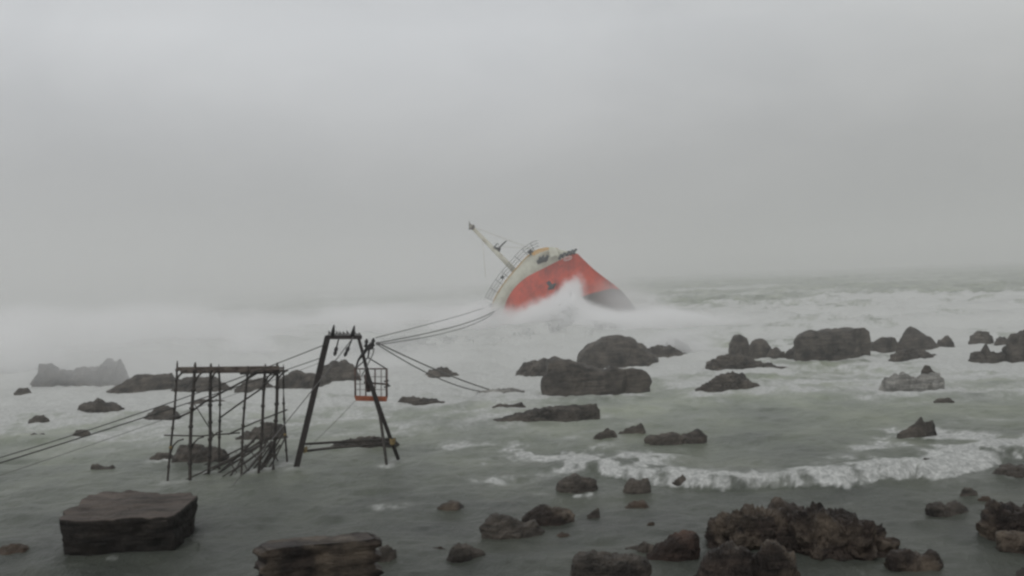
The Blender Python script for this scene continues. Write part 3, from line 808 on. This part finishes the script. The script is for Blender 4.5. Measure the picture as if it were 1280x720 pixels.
# mast
mast = MB(); mast.tube([on(648, 344, 5), on(638, 333, 5), on(588, 282, 5)], [0.52, 0.46, 0.30], 10); mast = mast.build('mast', MMAST, ship, True)
t = MB(); t.tube([on(621.5, 313.5, 5), on(624.5, 309, 4.8), on(633, 301, 5)], [0.14, 0.16, 0.12], 6); t.tube([on(617, 310, 5), on(624, 316, 5)], 0.16, 6)
t.tube([on(617, 310, 4.5), on(621, 304.5, 4.5), on(623.5, 306, 4.5)], 0.1, 6)
t.tube([on(613, 308.5, 5), on(625.5, 312.5, 5)], [0.22, 0.36], 8); t.build('crosstree', MDARK, mast, True)
t = MB(); t.tube([on(592, 286, 5), on(587, 281, 5)], [0.36, 0.28], 8); t.tube([on(586, 286.5, 5), on(593, 281.5, 5)], 0.2, 6); t.tube([on(587, 281, 5), on(586.5, 276.5, 5)], 0.09, 6)
t.build('masthead_lamp', MBEAM, mast, True)
for (a0, b0) in (((590, 283), (672, 314)), ((603, 298), (607, 347)), ((627, 308), (662, 311))):
    MB().tube([on(*a0, 5), on(*b0, 3)], 0.03, 4).build('stay', MMAST, mast, True)

# ------------------------------------------------------------------ cable tower
TD = 44.0


def TP(px, py, dy=0.0): return P(px, py, TD + dy)


tower = empty('cable_tower', G(370, 588), 'tall leaning trestle of dark timber carrying the cables, rooted in the water', 'tower')
gl = G(370, 588, -0.3)
MB().bar(TP(409.5, 421), P(369, 590, TD - 0.5), 0.20, 0.24).build('leg', MTIMBER, tower)
MB().tube([TP(448, 422), TP(452.5, 438), TP(461, 472), TP(475, 512), TP(488, 548, .3), TP(498, 574, .5)], [0.07, 0.07, 0.085, 0.09, 0.09, 0.09], 8).build('leg', MTIMBER, tower, True)
MB().tube([TP(459, 466, 1.2), TP(466, 490, 1), TP(475, 520, .6), TP(479, 548, .2), TP(483.5, 583, -.4)], [0.06, 0.07, 0.075, 0.07, 0.06], 8).build('leg', MPOLE, tower, True)
MB().bar(TP(407, 421.5), TP(452, 421.5), 0.22, 0.17).build('crossbeam', MTIMBER, tower)
t = MB()
for k in range(9):
    x = 411 + k * 4.6
    t.tube([TP(x, 419), TP(x + random.uniform(-1, 1.5), 414.5 + random.uniform(-1.5, 2)), TP(x + 3, 418.6)], 0.035, 5)
t.build('rope_lashing', MDARK, tower, True)
for (x0, y0, x1, y1) in ((415.5, 420, 417.5, 406), (440.5, 420, 443, 407)):
    MB().tube([TP(x0, y0, -.1), TP((x0 + x1) / 2, (y0 + y1) / 2, -.1), TP(x1, y1, -.1)], [0.09, 0.085, 0.03], 6).build('spike', MDARK, tower, True)
for (x0, y0, x1, y1) in ((423.5, 423, 418, 445), (441, 422, 430.5, 446)):
    q = lambda f: TP(x0 + (x1 - x0) * f, y0 + (y1 - y0) * f, -.15)
    h = MB().tube([q(0), q(.3), q(.5)], [0.03, 0.035, 0.035], 6).build('hanger', MDARK, tower, True)
    MB().tube([q(.45), q(.5), q(.62), q(.75), q(.85), q(.93), q(1)], [0.02, 0.06, 0.09, 0.06, 0.085, 0.06, 0.02], 10).build('pulley', MDARK, h, True)
arm = MB().tube([TP(445, 459, -.3), TP(448, 450, -.3), TP(454, 442, -.3), TP(461, 433, -.3), TP(466, 427, -.3)], [0.04, 0.05, 0.08, 0.08, 0.05], 7).build('bracket_arm', MDARK, tower, True)
for (x, y) in ((457.5, 430), (466, 429)):
    MB().tube([TP(x, y + 6, -.3), TP(x, y + 3, -.3), TP(x + .4, y, -.3), TP(x + .6, y - 3, -.3), TP(x + 1, y - 6.5, -.3)], [0.04, 0.10, 0.05, 0.09, 0.03], 9).build('insulator', MDARK, arm, True)
MB().tube([TP(457, 436, -.3), TP(466.5, 434.5, -.3)], 0.08, 6).build('insulator_bar', MDARK, arm, True)
MB().tube([TP(467.5, 436, -.3), TP(466, 443, -.3), TP(459, 457, -.3), TP(452, 470, -.3)], 0.025, 5).build('wire', MWIRE, tower, True)
MB().tube([TP(382, 555, .2), TP(414, 553, 1.5), TP(492, 549, 1.5)], 0.06, 6).build('tie_pole', MPOLE, tower, True)
MB().tube([TP(380, 564, 0), TP(414, 560, .8), TP(496, 553, .8)], 0.06, 6).build('tie_pole', MPOLE, tower, True)
for (x, y) in ((380.5, 562), (490.5, 552)):
    t = MB()
    for k in range(4): t.tube([TP(x - 3.4 + k * .3, y - 3 + k * 1.9, -.25), TP(x, y - 2 + k * 1.9, -.33), TP(x + 3.4, y - 4 + k * 1.9, -.2)], 0.03, 5)
    t.build('lashing', MTIE, tower, True)

# ------------------------------------------------------------------ hanging cage
CD = 46.0


def CP(px, py, dy=0.0): return P(px, py, CD + dy)


cage = empty('cable_car_cage', CP(463, 502), 'open barred cage with a bright orange floor hanging at the cable tower', 'cage')
dz = 0.65
c4 = {}
for nm, (x, d_) in {'fl': (443.5, -dz), 'fr': (482.5, -dz), 'bl': (444.5, dz), 'br': (484, dz)}.items():
    c4[nm] = (x, d_)
for nm, (x, d_) in c4.items():
    MB().tube([CP(x, 461 + (0.8 if d_ > 0 else 0), d_), CP(x + .2, 497, d_)], 0.028, 6).build('corner_post', MCAGE, cage, True)
for (ya, nm) in ((461, 'top_rail'), (471, 'side_rail'), (480, 'side_rail'), (487, 'side_rail')):
    t = MB(); r_ = 0.034 if nm == 'top_rail' else 0.014
    q = [CP(c4['fl'][0], ya, -dz), CP(c4['fr'][0], ya, -dz), CP(c4['br'][0], ya, dz), CP(c4['bl'][0], ya, dz)]
    for i in range(4): t.tube([q[i], q[(i + 1) % 4]], r_, 6)
    t.build(nm, MCAGE, cage, True)
for x in (449.5, 457, 468.5, 476):
    MB().tube([CP(x, 461, -dz), CP(x, 497, -dz)], 0.024 if x in (457, 468.5) else 0.010, 5).build('bar', MCAGE, cage, True)
    MB().tube([CP(x + 1, 461, dz), CP(x + 1, 497, dz)], 0.011, 5).build('bar', MCAGE, cage, True)
mb = MB()
q = [CP(443, 494.5, -dz - .05), CP(483.5, 495.5, -dz - .05), CP(484.5, 495.5, dz + .05), CP(444, 494.5, dz + .05)]
q2 = [CP(444.5, 501, -dz - .05), CP(482.5, 502, -dz - .05), CP(483.5, 501.5, dz + .05), CP(445, 500.5, dz + .05)]
mb.v = q + q2; mb.f = [(0, 1, 2, 3), (7, 6, 5, 4), (0, 4, 5, 1), (1, 5, 6, 2), (2, 6, 7, 3), (3, 7, 4, 0)]
mb.build('floor', MORANGE, cage)
t = MB(); t.tube([CP(444, 461, -dz), CP(460, 447, 0)], 0.03, 5); t.tube([CP(483, 461, -dz), CP(460, 447, 0)], 0.03, 5); t.tube([CP(460, 447, 0), CP(462, 434, -1)], 0.04, 6)
t.build('suspension_bracket', MDARK, cage, True)
t = MB(); t.tube([CP(457, 468, 0), CP(459.5, 478, 0), CP(461, 490, 0)], [0.10, 0.13, 0.09], 7); t.tube([CP(455, 478, 0), CP(486, 480.5, 0)], 0.045, 6)
t.tube([CP(480, 484, -.2), CP(488, 482, -.2)], 0.035, 5); t.tube([CP(480, 477, -.2), CP(486, 475.5, -.2)], 0.035, 5)
t.build('winch_gear', MDARK, cage, True)

# ------------------------------------------------------------------ scaffold
scaf = empty('scaffold', P(275, 585, 43), 'rickety pole scaffold platform standing in the surf beside the cable tower', 'scaffold')
posts = [(221.5, 455, 210, 606, 42.0, .055), (243, 457, 236.5, 601, 42.2, .085), (264.5, 458, 260.5, 590, 43.6, .085), (273.5, 459, 275, 586, 45.0, .06),
         (309, 461, 301, 594, 42.8, .06), (332.5, 459, 323, 590, 43.2, .075), (346.5, 457, 342.5, 587, 43.6, .085), (353.5, 459, 358.5, 581, 45.2, .055)]
for i, (xa, ya, xb, yb, Y, r_) in enumerate(posts):
    a = P(xa, ya, Y + .1); b_ = P(xb, yb, Y - .1); r_ *= 0.85
    n_ = 7; pt = []
    for k in range(n_):
        f = k / (n_ - 1)
        p = a.lerp(b_, f); p.x += 0.035 * math.sin(f * 5 + i * 2.1); pt.append(p)
    pt.append(b_ + Vector((0, 0, -.5)))
    sp = pt[0] + Vector((0.01, 0, 0.14))
    MB().tube([sp] + pt, [r_ * .4, r_ * .85] + [r_] * n_, 7).build('post', MPOLE, scaf, True)
    # the scaffold knots along the pole
    for k in range(6):
        f = 0.05 + k * 0.16
        t = MB()
        p = a.lerp(b_, f); t.tube([p + Vector((0.035 * math.sin(f * 5 + i * 2.1), 0, -0.05)), p + Vector((0.035 * math.sin(f * 5 + i * 2.1), 0, 0.05))], r_ * 1.45, 7)
        t.build('lashing', MTIE if i in (0, 7) and k == 4 else MPOLE, scaf, True)


def S(px, py, Y): return P(px, py, Y)


def sbar(name, pts, r_, m_=None):
    return MB().tube(pts, r_, 6).build(name, m_ or MPOLE, scaf, True)


MB().bar(S(220, 461.0, 42.1), S(349, 459.5, 43.4), .16, .14).build('top_beam', MBEAM, scaf)
MB().bar(S(226, 465.0, 44.8), S(354, 463.5, 45.1), .16, .13).build('top_beam', MBEAM, scaf)
for (xa, ya, Ya, xb, yb, Yb) in ((222, 461, 42, 232, 462, 45), (243, 460, 42.2, 254, 461.5, 45), (264.5, 460, 43.5, 271, 461, 45), (309, 463, 42.8, 318, 460, 45), (332, 461, 43.2, 340, 459, 45), (347, 459, 43.5, 354, 459, 45.1)):
    MB().bar(S(xa, ya + 1, Ya), S(xb, yb + 1, Yb), .09, .09).build('joist', MBEAM, scaf)
for k in range(7):
    x = 228 + k * 17.5
    MB().bar(S(x, 462.3, 42.5 + .06 * k), S(x + 13, 461.6, 42.7 + .06 * k), .35, .035).build('deck_board', MBEAM, scaf)
for (x, y, Y) in ((219.5, 477, 42), (243, 478, 42.2), (264, 474, 43.6), (307.5, 478, 42.8), (331, 478, 43.2), (346, 477, 43.6)):
    sbar('knee_brace', [S(x, y, Y), S(x + 4, y - 7, Y), S(x + 9, y - 12, Y), S(x + 14, y - 14, Y)], .042)
for (x, y, Y) in ((213.5, 566, 42), (239, 563, 42.2), (262, 556, 43.6)):
    sbar('knee_brace', [S(x, y, Y), S(x + 3, y - 9, Y), S(x + 9, y - 15, Y), S(x + 16, y - 17, Y)], .035)
sbar('ledger', [S(205, 544, 45), S(250, 545, 45), S(300, 541, 45)], .035)
sbar('ledger', [S(300, 467, 43), S(330, 466, 43), S(350, 466, 43.6)], .05)
sbar('diagonal_brace', [S(216, 525, 42), S(240, 514, 42.2), S(258, 501, 43), S(305, 476, 43.2), S(322, 466, 43.4)], .045)
sbar('diagonal_brace', [S(274, 523, 45), S(300, 504, 44.5), S(325, 487, 43.6), S(349, 463, 43.5)], .038)
sbar('diagonal_brace', [S(285, 543, 43), S(318, 528, 43), S(344, 518, 43), S(359, 512, 43.3)], .035)
sbar('diagonal_brace', [S(243, 505, 44), S(268, 545, 44)], .022)
sbar('diagonal_brace', [S(340, 560, 43.4), S(357, 528, 43.6)], .03)
# collapsed poles at the right foot of the scaffold
fallen = [(352, 538, 268, 594, .045), (344, 543, 219, 606, .035), (340, 552, 286, 592, .05), (330, 548, 246, 598, .03), (349, 540, 327, 590, .05), (346, 545, 322, 592, .055),
          (343, 550, 314, 590, .04), (336, 548, 311, 586, .035), (340, 541, 305, 596, .035), (352, 545, 326, 586, .04), (322, 545, 273, 592, .055), (358, 540, 290, 588, .03),
          (302, 570, 312, 594, .03), (285, 572, 300, 596, .03), (325, 556, 258, 590, .04), (332, 562, 296, 600, .03),
          (318, 552, 240, 588, .035), (356, 548, 332, 592, .035), (338, 556, 268, 602, .03), (310, 560, 284, 600, .035), (296, 566, 262, 582, .04), (350, 556, 318, 596, .04), (328, 540, 352, 584, .03), (306, 556, 340, 590, .03)]
for i, (xa, ya, xb, yb, r_) in enumerate(fallen):
    g = G(xb, yb, -.2)
    a = P(xa, ya, g.y + 0.9 + 0.2 * (i % 3)); mid_ = a.lerp(g, .5) + Vector((0, 0, -.05 - .03 * (i % 2)))
    cen = a.lerp(g, .5)
    o = MB().tube([a - cen, mid_ - cen, g - cen], [r_, r_ * 1.1, r_], 6).build('fallen_pole', MPOLE, None, True)
    o.location = cen
    tag(o, 'loose pole fallen into the tangle at the right foot of the scaffold', 'pole', 'fallen scaffold poles')

# ------------------------------------------------------------------ cables


def cable(label, a, b_, sag, r0, r1=None, mat=None, group=None, via=None):
    pts = []
    n_ = 40
    for k in range(n_ + 1):
        f = k / n_
        p = a.lerp(b_, f); p.z -= sag * 4 * f * (1 - f); pts.append(p)
    org = a.copy(); rr = [r0 + (r1 - r0) * k / n_ if r1 else r0 for k in range(n_ + 1)]
    o = MB().tube([p - org for p in pts], rr, 6).build('cable', mat or MCABLE, None, True)
    o.location = org
    return tag(o, label, 'cable', group)


cable('upper long cable running from the left edge to the cable tower', P(-90, 598, 38), TP(408, 430, -.2), .25, .022)
cable('thick long cable running from the left edge under the upper one', P(-90, 606, 38.2), TP(405, 446, -.1), .10, .034, .018)
cable('lowest faint cable from the left edge past the scaffold', P(-90, 624, 39), TP(404, 452, 0), .10, .016, .010, mat=MWIRE)
cable('top cable stretched from the tower to the wreck', TP(470, 422), on(612, 382, 5), .15, .022, .045, MWIRE)
cable('upper of two sagging cables from the tower to the wreck hull', TP(470, 429), on(626, 384, 0), .55, .024, .07, MCABLE)
cable('lower of two sagging cables from the tower to the wreck hull', TP(470, 431), on(624, 386, 1), .8, .022, .06, MWIRE)
cable('upper slack cable running down from the tower to the flat reef', TP(471, 428), G(612, 487), .15, .028, .05, MWIRE)
cable('lower slack cable running down from the tower to the flat reef', TP(471, 430), G(600, 489), .35, .024, .045, MWIRE)
cable('thin straight guy wire from the tower beam down to the water', TP(442, 421, -.3), G(286, 612, -.1), .12, .02, .02, MWIRE)
cable('hair thin wire from the cage floor down to the water', CP(444, 501, -.6), G(372, 572), .05, .010, .010, MWIRE)

# ------------------------------------------------------------------ haze and spray (volumes)


def box_mesh(name, mn_, mx_):
    x0, y0, z0 = mn_; x1, y1, z1 = mx_
    v = [(x0, y0, z0), (x1, y0, z0), (x1, y1, z0), (x0, y1, z0), (x0, y0, z1), (x1, y0, z1), (x1, y1, z1), (x0, y1, z1)]
    f = [(3, 2, 1, 0), (4, 5, 6, 7), (0, 1, 5, 4), (1, 2, 6, 5), (2, 3, 7, 6), (3, 0, 4, 7)]
    me_ = bpy.data.meshes.new(name); me_.from_pydata(v, [], f); me_.update()
    o = bpy.data.objects.new(name, me_); COL.objects.link(o)
    return o


hz = box_mesh('haze', (-5600, 27, -6), (5600, 5600, 64))
m = bpy.data.materials.new('storm_haze'); m.use_nodes = True; nt = m.node_tree; nt.nodes.clear()
out = nt.nodes.new('ShaderNodeOutputMaterial')
vs = N(nt, 'ShaderNodeVolumeScatter'); vs.inputs['Color'].default_value = (0.66, 0.672, 0.664, 1); vs.inputs['Density'].default_value = 0.0025; vs.inputs['Anisotropy'].default_value = 0.0
nt.links.new(vs.outputs[0], out.inputs['Volume'])
hz.data.materials.append(m); tag(hz, kind='structure')


import bmesh as _bm
bm_ = _bm.new(); _bm.ops.create_icosphere(bm_, subdivisions=4, radius=1.0)
me_ = bpy.data.meshes.new('thick_haze'); bm_.to_mesh(me_); bm_.free()
th = bpy.data.objects.new('thick_haze', me_); COL.objects.link(th); th.location = (-230, 300, 0); th.scale = (300, 225, 52)
m = bpy.data.materials.new('thick_storm_haze'); m.use_nodes = True; nt = m.node_tree; nt.nodes.clear()
out = nt.nodes.new('ShaderNodeOutputMaterial')
vs = N(nt, 'ShaderNodeVolumeScatter'); vs.inputs['Color'].default_value = (0.72, 0.73, 0.725, 1)
tc_ = N(nt, 'ShaderNodeTexCoord'); ln_ = N(nt, 'ShaderNodeVectorMath', operation='LENGTH'); nt.links.new(tc_.outputs['Object'], ln_.inputs[0])
mr_ = N(nt, 'ShaderNodeMapRange', interpolation_type='SMOOTHSTEP'); mr_.inputs['From Min'].default_value = 1.0; mr_.inputs['From Max'].default_value = 0.3
mr_.inputs['To Max'].default_value = 0.010; nt.links.new(ln_.outputs['Value'], mr_.inputs['Value']); nt.links.new(mr_.outputs[0], vs.inputs['Density'])
vs.inputs['Anisotropy'].default_value = 0.0
nt.links.new(vs.outputs[0], out.inputs['Volume'])
me_.materials.append(m); tag(th, kind='structure')


def spray(name, label, c, rad, dens, nscale, thr=0.45, rotz=0, power=1.0, tilt=0):
    """an ellipsoid of drifting spray: a closed lump mesh filled with a noisy scattering volume"""
    import bmesh
    bm = bmesh.new(); bmesh.ops.create_icosphere(bm, subdivisions=4, radius=1.0)
    me_ = bpy.data.meshes.new(name); bm.to_mesh(me_); bm.free()
    o = bpy.data.objects.new(name, me_); COL.objects.link(o)
    o.location = c; o.scale = rad; o.rotation_euler = (0, tilt, rotz)
    m = bpy.data.materials.new('spray'); m.use_nodes = True; nt = m.node_tree; nt.nodes.clear(); L = nt.links.new
    out = nt.nodes.new('ShaderNodeOutputMaterial')
    tc = N(nt, 'ShaderNodeTexCoord')
    ln = N(nt, 'ShaderNodeVectorMath', operation='LENGTH'); L(tc.outputs['Object'], ln.inputs[0])
    fall = N(nt, 'ShaderNodeMapRange', interpolation_type='SMOOTHSTEP'); fall.inputs['From Min'].default_value = 1.0; fall.inputs['From Max'].default_value = 0.35
    L(ln.outputs['Value'], fall.inputs['Value'])
    g_ = N(nt, 'ShaderNodeNewGeometry')
    nn = N(nt, 'ShaderNodeTexNoise', Scale=nscale, Detail=4.0, Roughness=0.6, Distortion=0.5); L(g_.outputs['Position'], nn.inputs['Vector'])
    ns = N(nt, 'ShaderNodeMapRange', interpolation_type='SMOOTHSTEP'); ns.inputs['From Min'].default_value = thr - 0.12; ns.inputs['From Max'].default_value = thr + 0.16
    ad = N(nt, 'ShaderNodeMath', operation='MULTIPLY_ADD'); L(fall.outputs[0], ad.inputs[0]); ad.inputs[1].default_value = 0.25; L(nn.outputs['Fac'], ad.inputs[2])
    L(ad.outputs[0], ns.inputs['Value'])
    mu = N(nt, 'ShaderNodeMath', operation='MULTIPLY'); L(fall.outputs[0], mu.inputs[0]); L(ns.outputs[0], mu.inputs[1])
    mu2 = N(nt, 'ShaderNodeMath', operation='MULTIPLY'); L(mu.outputs[0], mu2.inputs[0]); mu2.inputs[1].default_value = dens
    v = N(nt, 'ShaderNodeVolumeScatter'); v.inputs['Color'].default_value = (1, 1, 1, 1); v.inputs['Anisotropy'].default_value = 0.0
    L(mu2.outputs[0], v.inputs['Density']); L(v.outputs[0], out.inputs['Volume'])
    me_.materials.append(m)
    return tag(o, label, 'spray', kind='stuff')


def sp(name, label, px, py, Y, rx, ry, rz, dens, nscale, **k):
    return spray(name, label, P(px, py, Y), (rx, ry, rz), dens, nscale, **k)


sp('sea_spray', 'tall burst of white spray thrown up in front of the red hull', 707, 390, 148, 3.2, 3, 6.8, 2.4, 0.8, tilt=0.38, thr=.55)
sp('sea_spray', 'rounded burst of spray at the foot of the tall plume', 676, 408, 146, 9.5, 4, 4.8, 1.5, 0.6, tilt=-0.45, thr=.54)
sp('sea_spray', 'broken shoulder of spray falling right of the tall plume', 738, 409, 145, 8.5, 4, 4.2, 1.4, 0.6, tilt=0.42, thr=.54)
sp('sea_spray', 'soft mist swallowing the dark bottom of the wreck', 806, 398, 150, 11, 4, 5.2, 0.24, 0.14, tilt=0.6, thr=0.36)
sp('sea_spray', 'low bank of spray rolling right from the wreck', 806, 418, 138, 18, 6, 4.2, 1.2, 0.22, thr=.46)
sp('sea_spray', 'thin veil of spray over the knobbed reef and its neighbours at left', 150, 452, 86, 16, 4, 4.2, 0.15, 0.25, thr=.50)
sp('sea_spray', 'ragged plume of spray standing behind the scaffold top', 318, 440, 112, 5, 3, 3.4, 0.5, 0.5, tilt=0.6, thr=.54)
sp('sea_spray', 'torn spray thrown up left of the sagging cables', 470, 412, 135, 11, 4, 3.6, 0.5, 0.35, tilt=0.3, thr=.56)
sp('sea_spray', 'heaped white spray between the cables and the wreck', 585, 408, 140, 9, 4, 4.2, 0.7, 0.40, tilt=-0.2, thr=.54)
sp('sea_spray', 'torn spray bursting at the far left edge', 30, 440, 105, 7, 4, 4.0, 0.5, 0.40, tilt=0.5, thr=.54)
sp('sea_spray', 'falling curtain of spray above the domed rock', 772, 413, 140, 8, 4, 3.4, 0.9, 0.45, tilt=0.5, thr=.55)
sp('sea_spray', 'tail of torn spray blowing right towards the egg shaped boulder', 860, 412, 132, 8, 4, 3.2, 0.8, 0.45, tilt=0.35, thr=.55)
sp('sea_spray', 'mist drifting between the cable tower and the small humps', 440, 452, 88, 13, 5, 3.0, 0.09, 0.12, thr=.42)
sp('sea_spray', 'mist hiding the stern side of the wreck at the waterline', 640, 412, 150, 13, 5, 4.2, 0.35, 0.14)
sp('sea_spray', 'smoky splash behind the domed rock before the wreck', 850, 430, 96, 5, 3, 2.0, 0.35, 0.4)
sp('sea_spray', 'drifting spray over the white water left of the wreck', 500, 425, 170, 48, 24, 7.5, 0.22, 0.075, thr=.52)
sp('sea_spray', 'thick mist over the reef at the far left', 90, 438, 135, 44, 20, 8, 0.22, 0.08, thr=.52)


# flecks: thousands of small water drops torn off the waves, each a little tetrahedron
MDROP, nt_, b_d = new_mat('spray_drops')
b_d.inputs['Base Color'].default_value = (0.80, 0.81, 0.80, 1); b_d.inputs['Roughness'].default_value = 0.9
b_d.inputs['Specular IOR Level'].default_value = 0.1
tl = N(nt_, 'ShaderNodeBsdfTranslucent'); tl.inputs['Color'].default_value = (0.97, 0.975, 0.97, 1)
df = N(nt_, 'ShaderNodeBsdfDiffuse'); df.inputs['Color'].default_value = (0.96, 0.965, 0.96, 1)
mxs = N(nt_, 'ShaderNodeMixShader'); mxs.inputs[0].default_value = 0.5
nt_.links.new(df.outputs[0], mxs.inputs[1]); nt_.links.new(tl.outputs[0], mxs.inputs[2]); nt_.links.new(mxs.outputs[0], nt_.nodes['Material Output'].inputs['Surface'])
rng = np.random.default_rng(5)


def flecks(label, poly, Y, depth, count, size, nsc, seed=1, bottom=1.0, thr=0.42, wind=(0.5, 0, 0.35), density=None):
    poly = np.array(poly, float)
    x0, y0 = poly.min(0); x1, y1 = poly.max(0)
    px = rng.uniform(x0, x1, count * 6); py = rng.uniform(y0, y1, count * 6)
    inside = np.zeros(len(px), bool); dmin = np.full(len(px), 1e9)
    n = len(poly)
    for i in range(n):
        ax, ay = poly[i]; bx_, by_ = poly[(i + 1) % n]
        c = ((ay > py) != (by_ > py)) & (px < (bx_ - ax) * (py - ay) / (by_ - ay + 1e-9) + ax)
        inside ^= c
        t = np.clip(((px - ax) * (bx_ - ax) + (py - ay) * (by_ - ay)) / ((bx_ - ax) ** 2 + (by_ - ay) ** 2 + 1e-9), 0, 1)
        dmin = np.minimum(dmin, np.hypot(px - ax - t * (bx_ - ax), py - ay - t * (by_ - ay)))
    soft = 0.16 * min(x1 - x0, y1 - y0)
    w = np.where(inside, np.clip(dmin / soft, 0, 1), 0)
    nn = fbm((px + py * 0.5) / nsc, (py - px * 0.15) / (nsc * 0.6), seed, 4, 0.6)
    w = w * sst(thr - 0.1, thr + 0.14, nn) * (bottom + (1 - bottom) * (py - y0) / (y1 - y0))
    keep = rng.uniform(0, 1, len(px)) < w
    px = px[keep][:count]; py = py[keep][:count]; k = len(px)
    dY = rng.normal(0, depth, k) * 0.5
    if Y is None:      # lying on the water: up to half a metre above the sea
        pts = np.array([G(a, b2, 0.15 + 0.25 * rng.uniform() ** 2) for a, b2 in zip(px, py)])
    else:
        pts = np.array([P(a, b2, Y + c) for a, b2, c in zip(px, py, dY)])
    sz = size * rng.lognormal(0, 0.45, k)
    rv = rng.normal(0, 1, (k, 4, 3)); rv /= np.linalg.norm(rv, axis=2, keepdims=True)
    V = pts[:, None, :] + rv * sz[:, None, None]
    V[:, 0, :] += np.array(wind) * sz[:, None] * 3.0
    V = V.reshape(-1, 3)
    F = np.array([[0, 1, 2], [0, 2, 3], [0, 3, 1], [1, 3, 2]])
    T = (np.arange(k)[:, None, None] * 4 + F[None]).reshape(-1, 3)
    org = pts.mean(0); V = V - org
    me_ = bpy.data.meshes.new('sea_spray')
    me_.vertices.add(len(V)); me_.vertices.foreach_set('co', V.ravel())
    me_.loops.add(T.size); me_.loops.foreach_set('vertex_index', T.ravel().astype(np.int32))
    me_.polygons.add(len(T)); me_.polygons.foreach_set('loop_start', np.arange(0, T.size, 3)); me_.polygons.foreach_set('loop_total', np.full(len(T), 3))
    me_.update(); me_.materials.append(MDROP)
    o = bpy.data.objects.new('sea_spray', me_); COL.objects.link(o); o.location = org
    return tag(o, label, 'spray', kind='stuff')


flecks('jagged white plume of water leaping up before the red hull', [(672, 420), (668, 400), (680, 392), (694, 378), (703, 366), (714, 363), (716, 376), (728, 388), (745, 396), (770, 398), (800, 404), (840, 406), (868, 414), (876, 432), (800, 440), (700, 445), (640, 440), (640, 425)], 145.5, 5, 12000, .05, 14, 3, thr=.50, wind=(1.0, 0, 1.1))
flecks('broken white water heaped at the foot of the wreck', [(600, 425), (640, 408), (680, 402), (720, 396), (800, 408), (870, 416), (900, 430), (880, 452), (760, 450), (640, 460), (560, 455), (570, 435)], 128, 9, 30000, .045, 22, 5, thr=.5)
flecks('smoky splash of water behind the domed rock', [(826, 440), (832, 426), (846, 422), (860, 430), (866, 440), (850, 446)], 98, 2, 9000, .028, 12, 7, thr=.4)
flecks('ragged spray tops over the surf left of the wreck', [(380, 440), (420, 424), (480, 420), (540, 416), (600, 420), (640, 440), (560, 462), (440, 462)], 115, 8, 30000, .035, 24, 9, thr=.5)
# ------------------------------------------------------------------ light and sky
SUN_EL, SUN_AZ = R(58), R(200)
world = bpy.data.worlds.new('World'); sc.world = world; world.use_nodes = True
nt = world.node_tree; L = nt.links.new
bg = nt.nodes['Background']
sky = nt.nodes.new('ShaderNodeTexSky'); sky.sky_type = 'NISHITA'; sky.sun_disc = False
sky.sun_elevation = SUN_EL; sky.sun_rotation = SUN_AZ; sky.air_density = 1.0; sky.dust_density = 5.0; sky.ozone_density = 1.0
hs = N(nt, 'ShaderNodeHueSaturation'); hs.inputs['Saturation'].default_value = 0.04; L(sky.outputs[0], hs.inputs['Color'])
tc = N(nt, 'ShaderNodeTexCoord')
mp = N(nt, 'ShaderNodeMapping'); mp.inputs['Scale'].default_value = (1.0, 1.0, 2.2); mp.inputs['Location'].default_value = (0.62, 0, 0.3); L(tc.outputs['Generated'], mp.inputs['Vector'])
cn = N(nt, 'ShaderNodeTexNoise', Scale=3.0, Detail=5.0, Roughness=0.55, Distortion=0.3); L(mp.outputs['Vector'], cn.inputs['Vector'])
cr = ramp(nt, cn.outputs['Fac'], [(0.32, (0.90, 0.91, 0.915)), (0.68, (1.07, 1.075, 1.07))])
# even out the clear-sky gradient: blend with a flat overcast grey
ov = N(nt, 'ShaderNodeMixRGB'); ov.inputs['Fac'].default_value = 0.7; L(hs.outputs[0], ov.inputs['Color1']); ov.inputs['Color2'].default_value = (5.0, 5.1, 5.12, 1)
mu = N(nt, 'ShaderNodeMixRGB', blend_type='MULTIPLY'); mu.inputs['Fac'].default_value = 1.0
L(ov.outputs[0], mu.inputs['Color1']); L(cr.outputs['Color'], mu.inputs['Color2']); L(mu.outputs[0], bg.inputs['Color'])
gx = N(nt, 'ShaderNodeSeparateXYZ'); L(tc.outputs['Generated'], gx.inputs[0])
gr = ramp(nt, gx.outputs['X'], [(0.0, (1.06, 1.06, 1.08)), (0.5, (0.90, 0.895, 0.885))])
mu3 = N(nt, 'ShaderNodeMixRGB', blend_type='MULTIPLY'); mu3.inputs['Fac'].default_value = 1.0
L(mu.outputs[0], mu3.inputs['Color1']); L(gr.outputs['Color'], mu3.inputs['Color2'])
gz = ramp(nt, gx.outputs['Z'], [(0.0, (0.80, 0.80, 0.80)), (0.12, (1.05, 1.05, 1.05)), (0.24, (1.46, 1.47, 1.48)), (0.5, (0.95, 0.95, 0.95)), (1.0, (0.70, 0.70, 0.70))])
mu4 = N(nt, 'ShaderNodeMixRGB', blend_type='MULTIPLY'); mu4.inputs['Fac'].default_value = 1.0
L(mu3.outputs[0], mu4.inputs['Color1']); L(gz.outputs['Color'], mu4.inputs['Color2']); L(mu4.outputs[0], bg.inputs['Color'])
bg.inputs['Strength'].default_value = 0.093
sl = bpy.data.lights.new('sun', 'SUN'); sl.energy = 0.75; sl.angle = R(40); sl.color = (1.0, 0.985, 0.96)
so = bpy.data.objects.new('sun', sl); COL.objects.link(so)
dv = Vector((math.sin(SUN_AZ) * math.cos(SUN_EL), math.cos(SUN_AZ) * math.cos(SUN_EL), math.sin(SUN_EL)))
so.rotation_euler = dv.to_track_quat('Z', 'Y').to_euler()
so.location = dv * 100
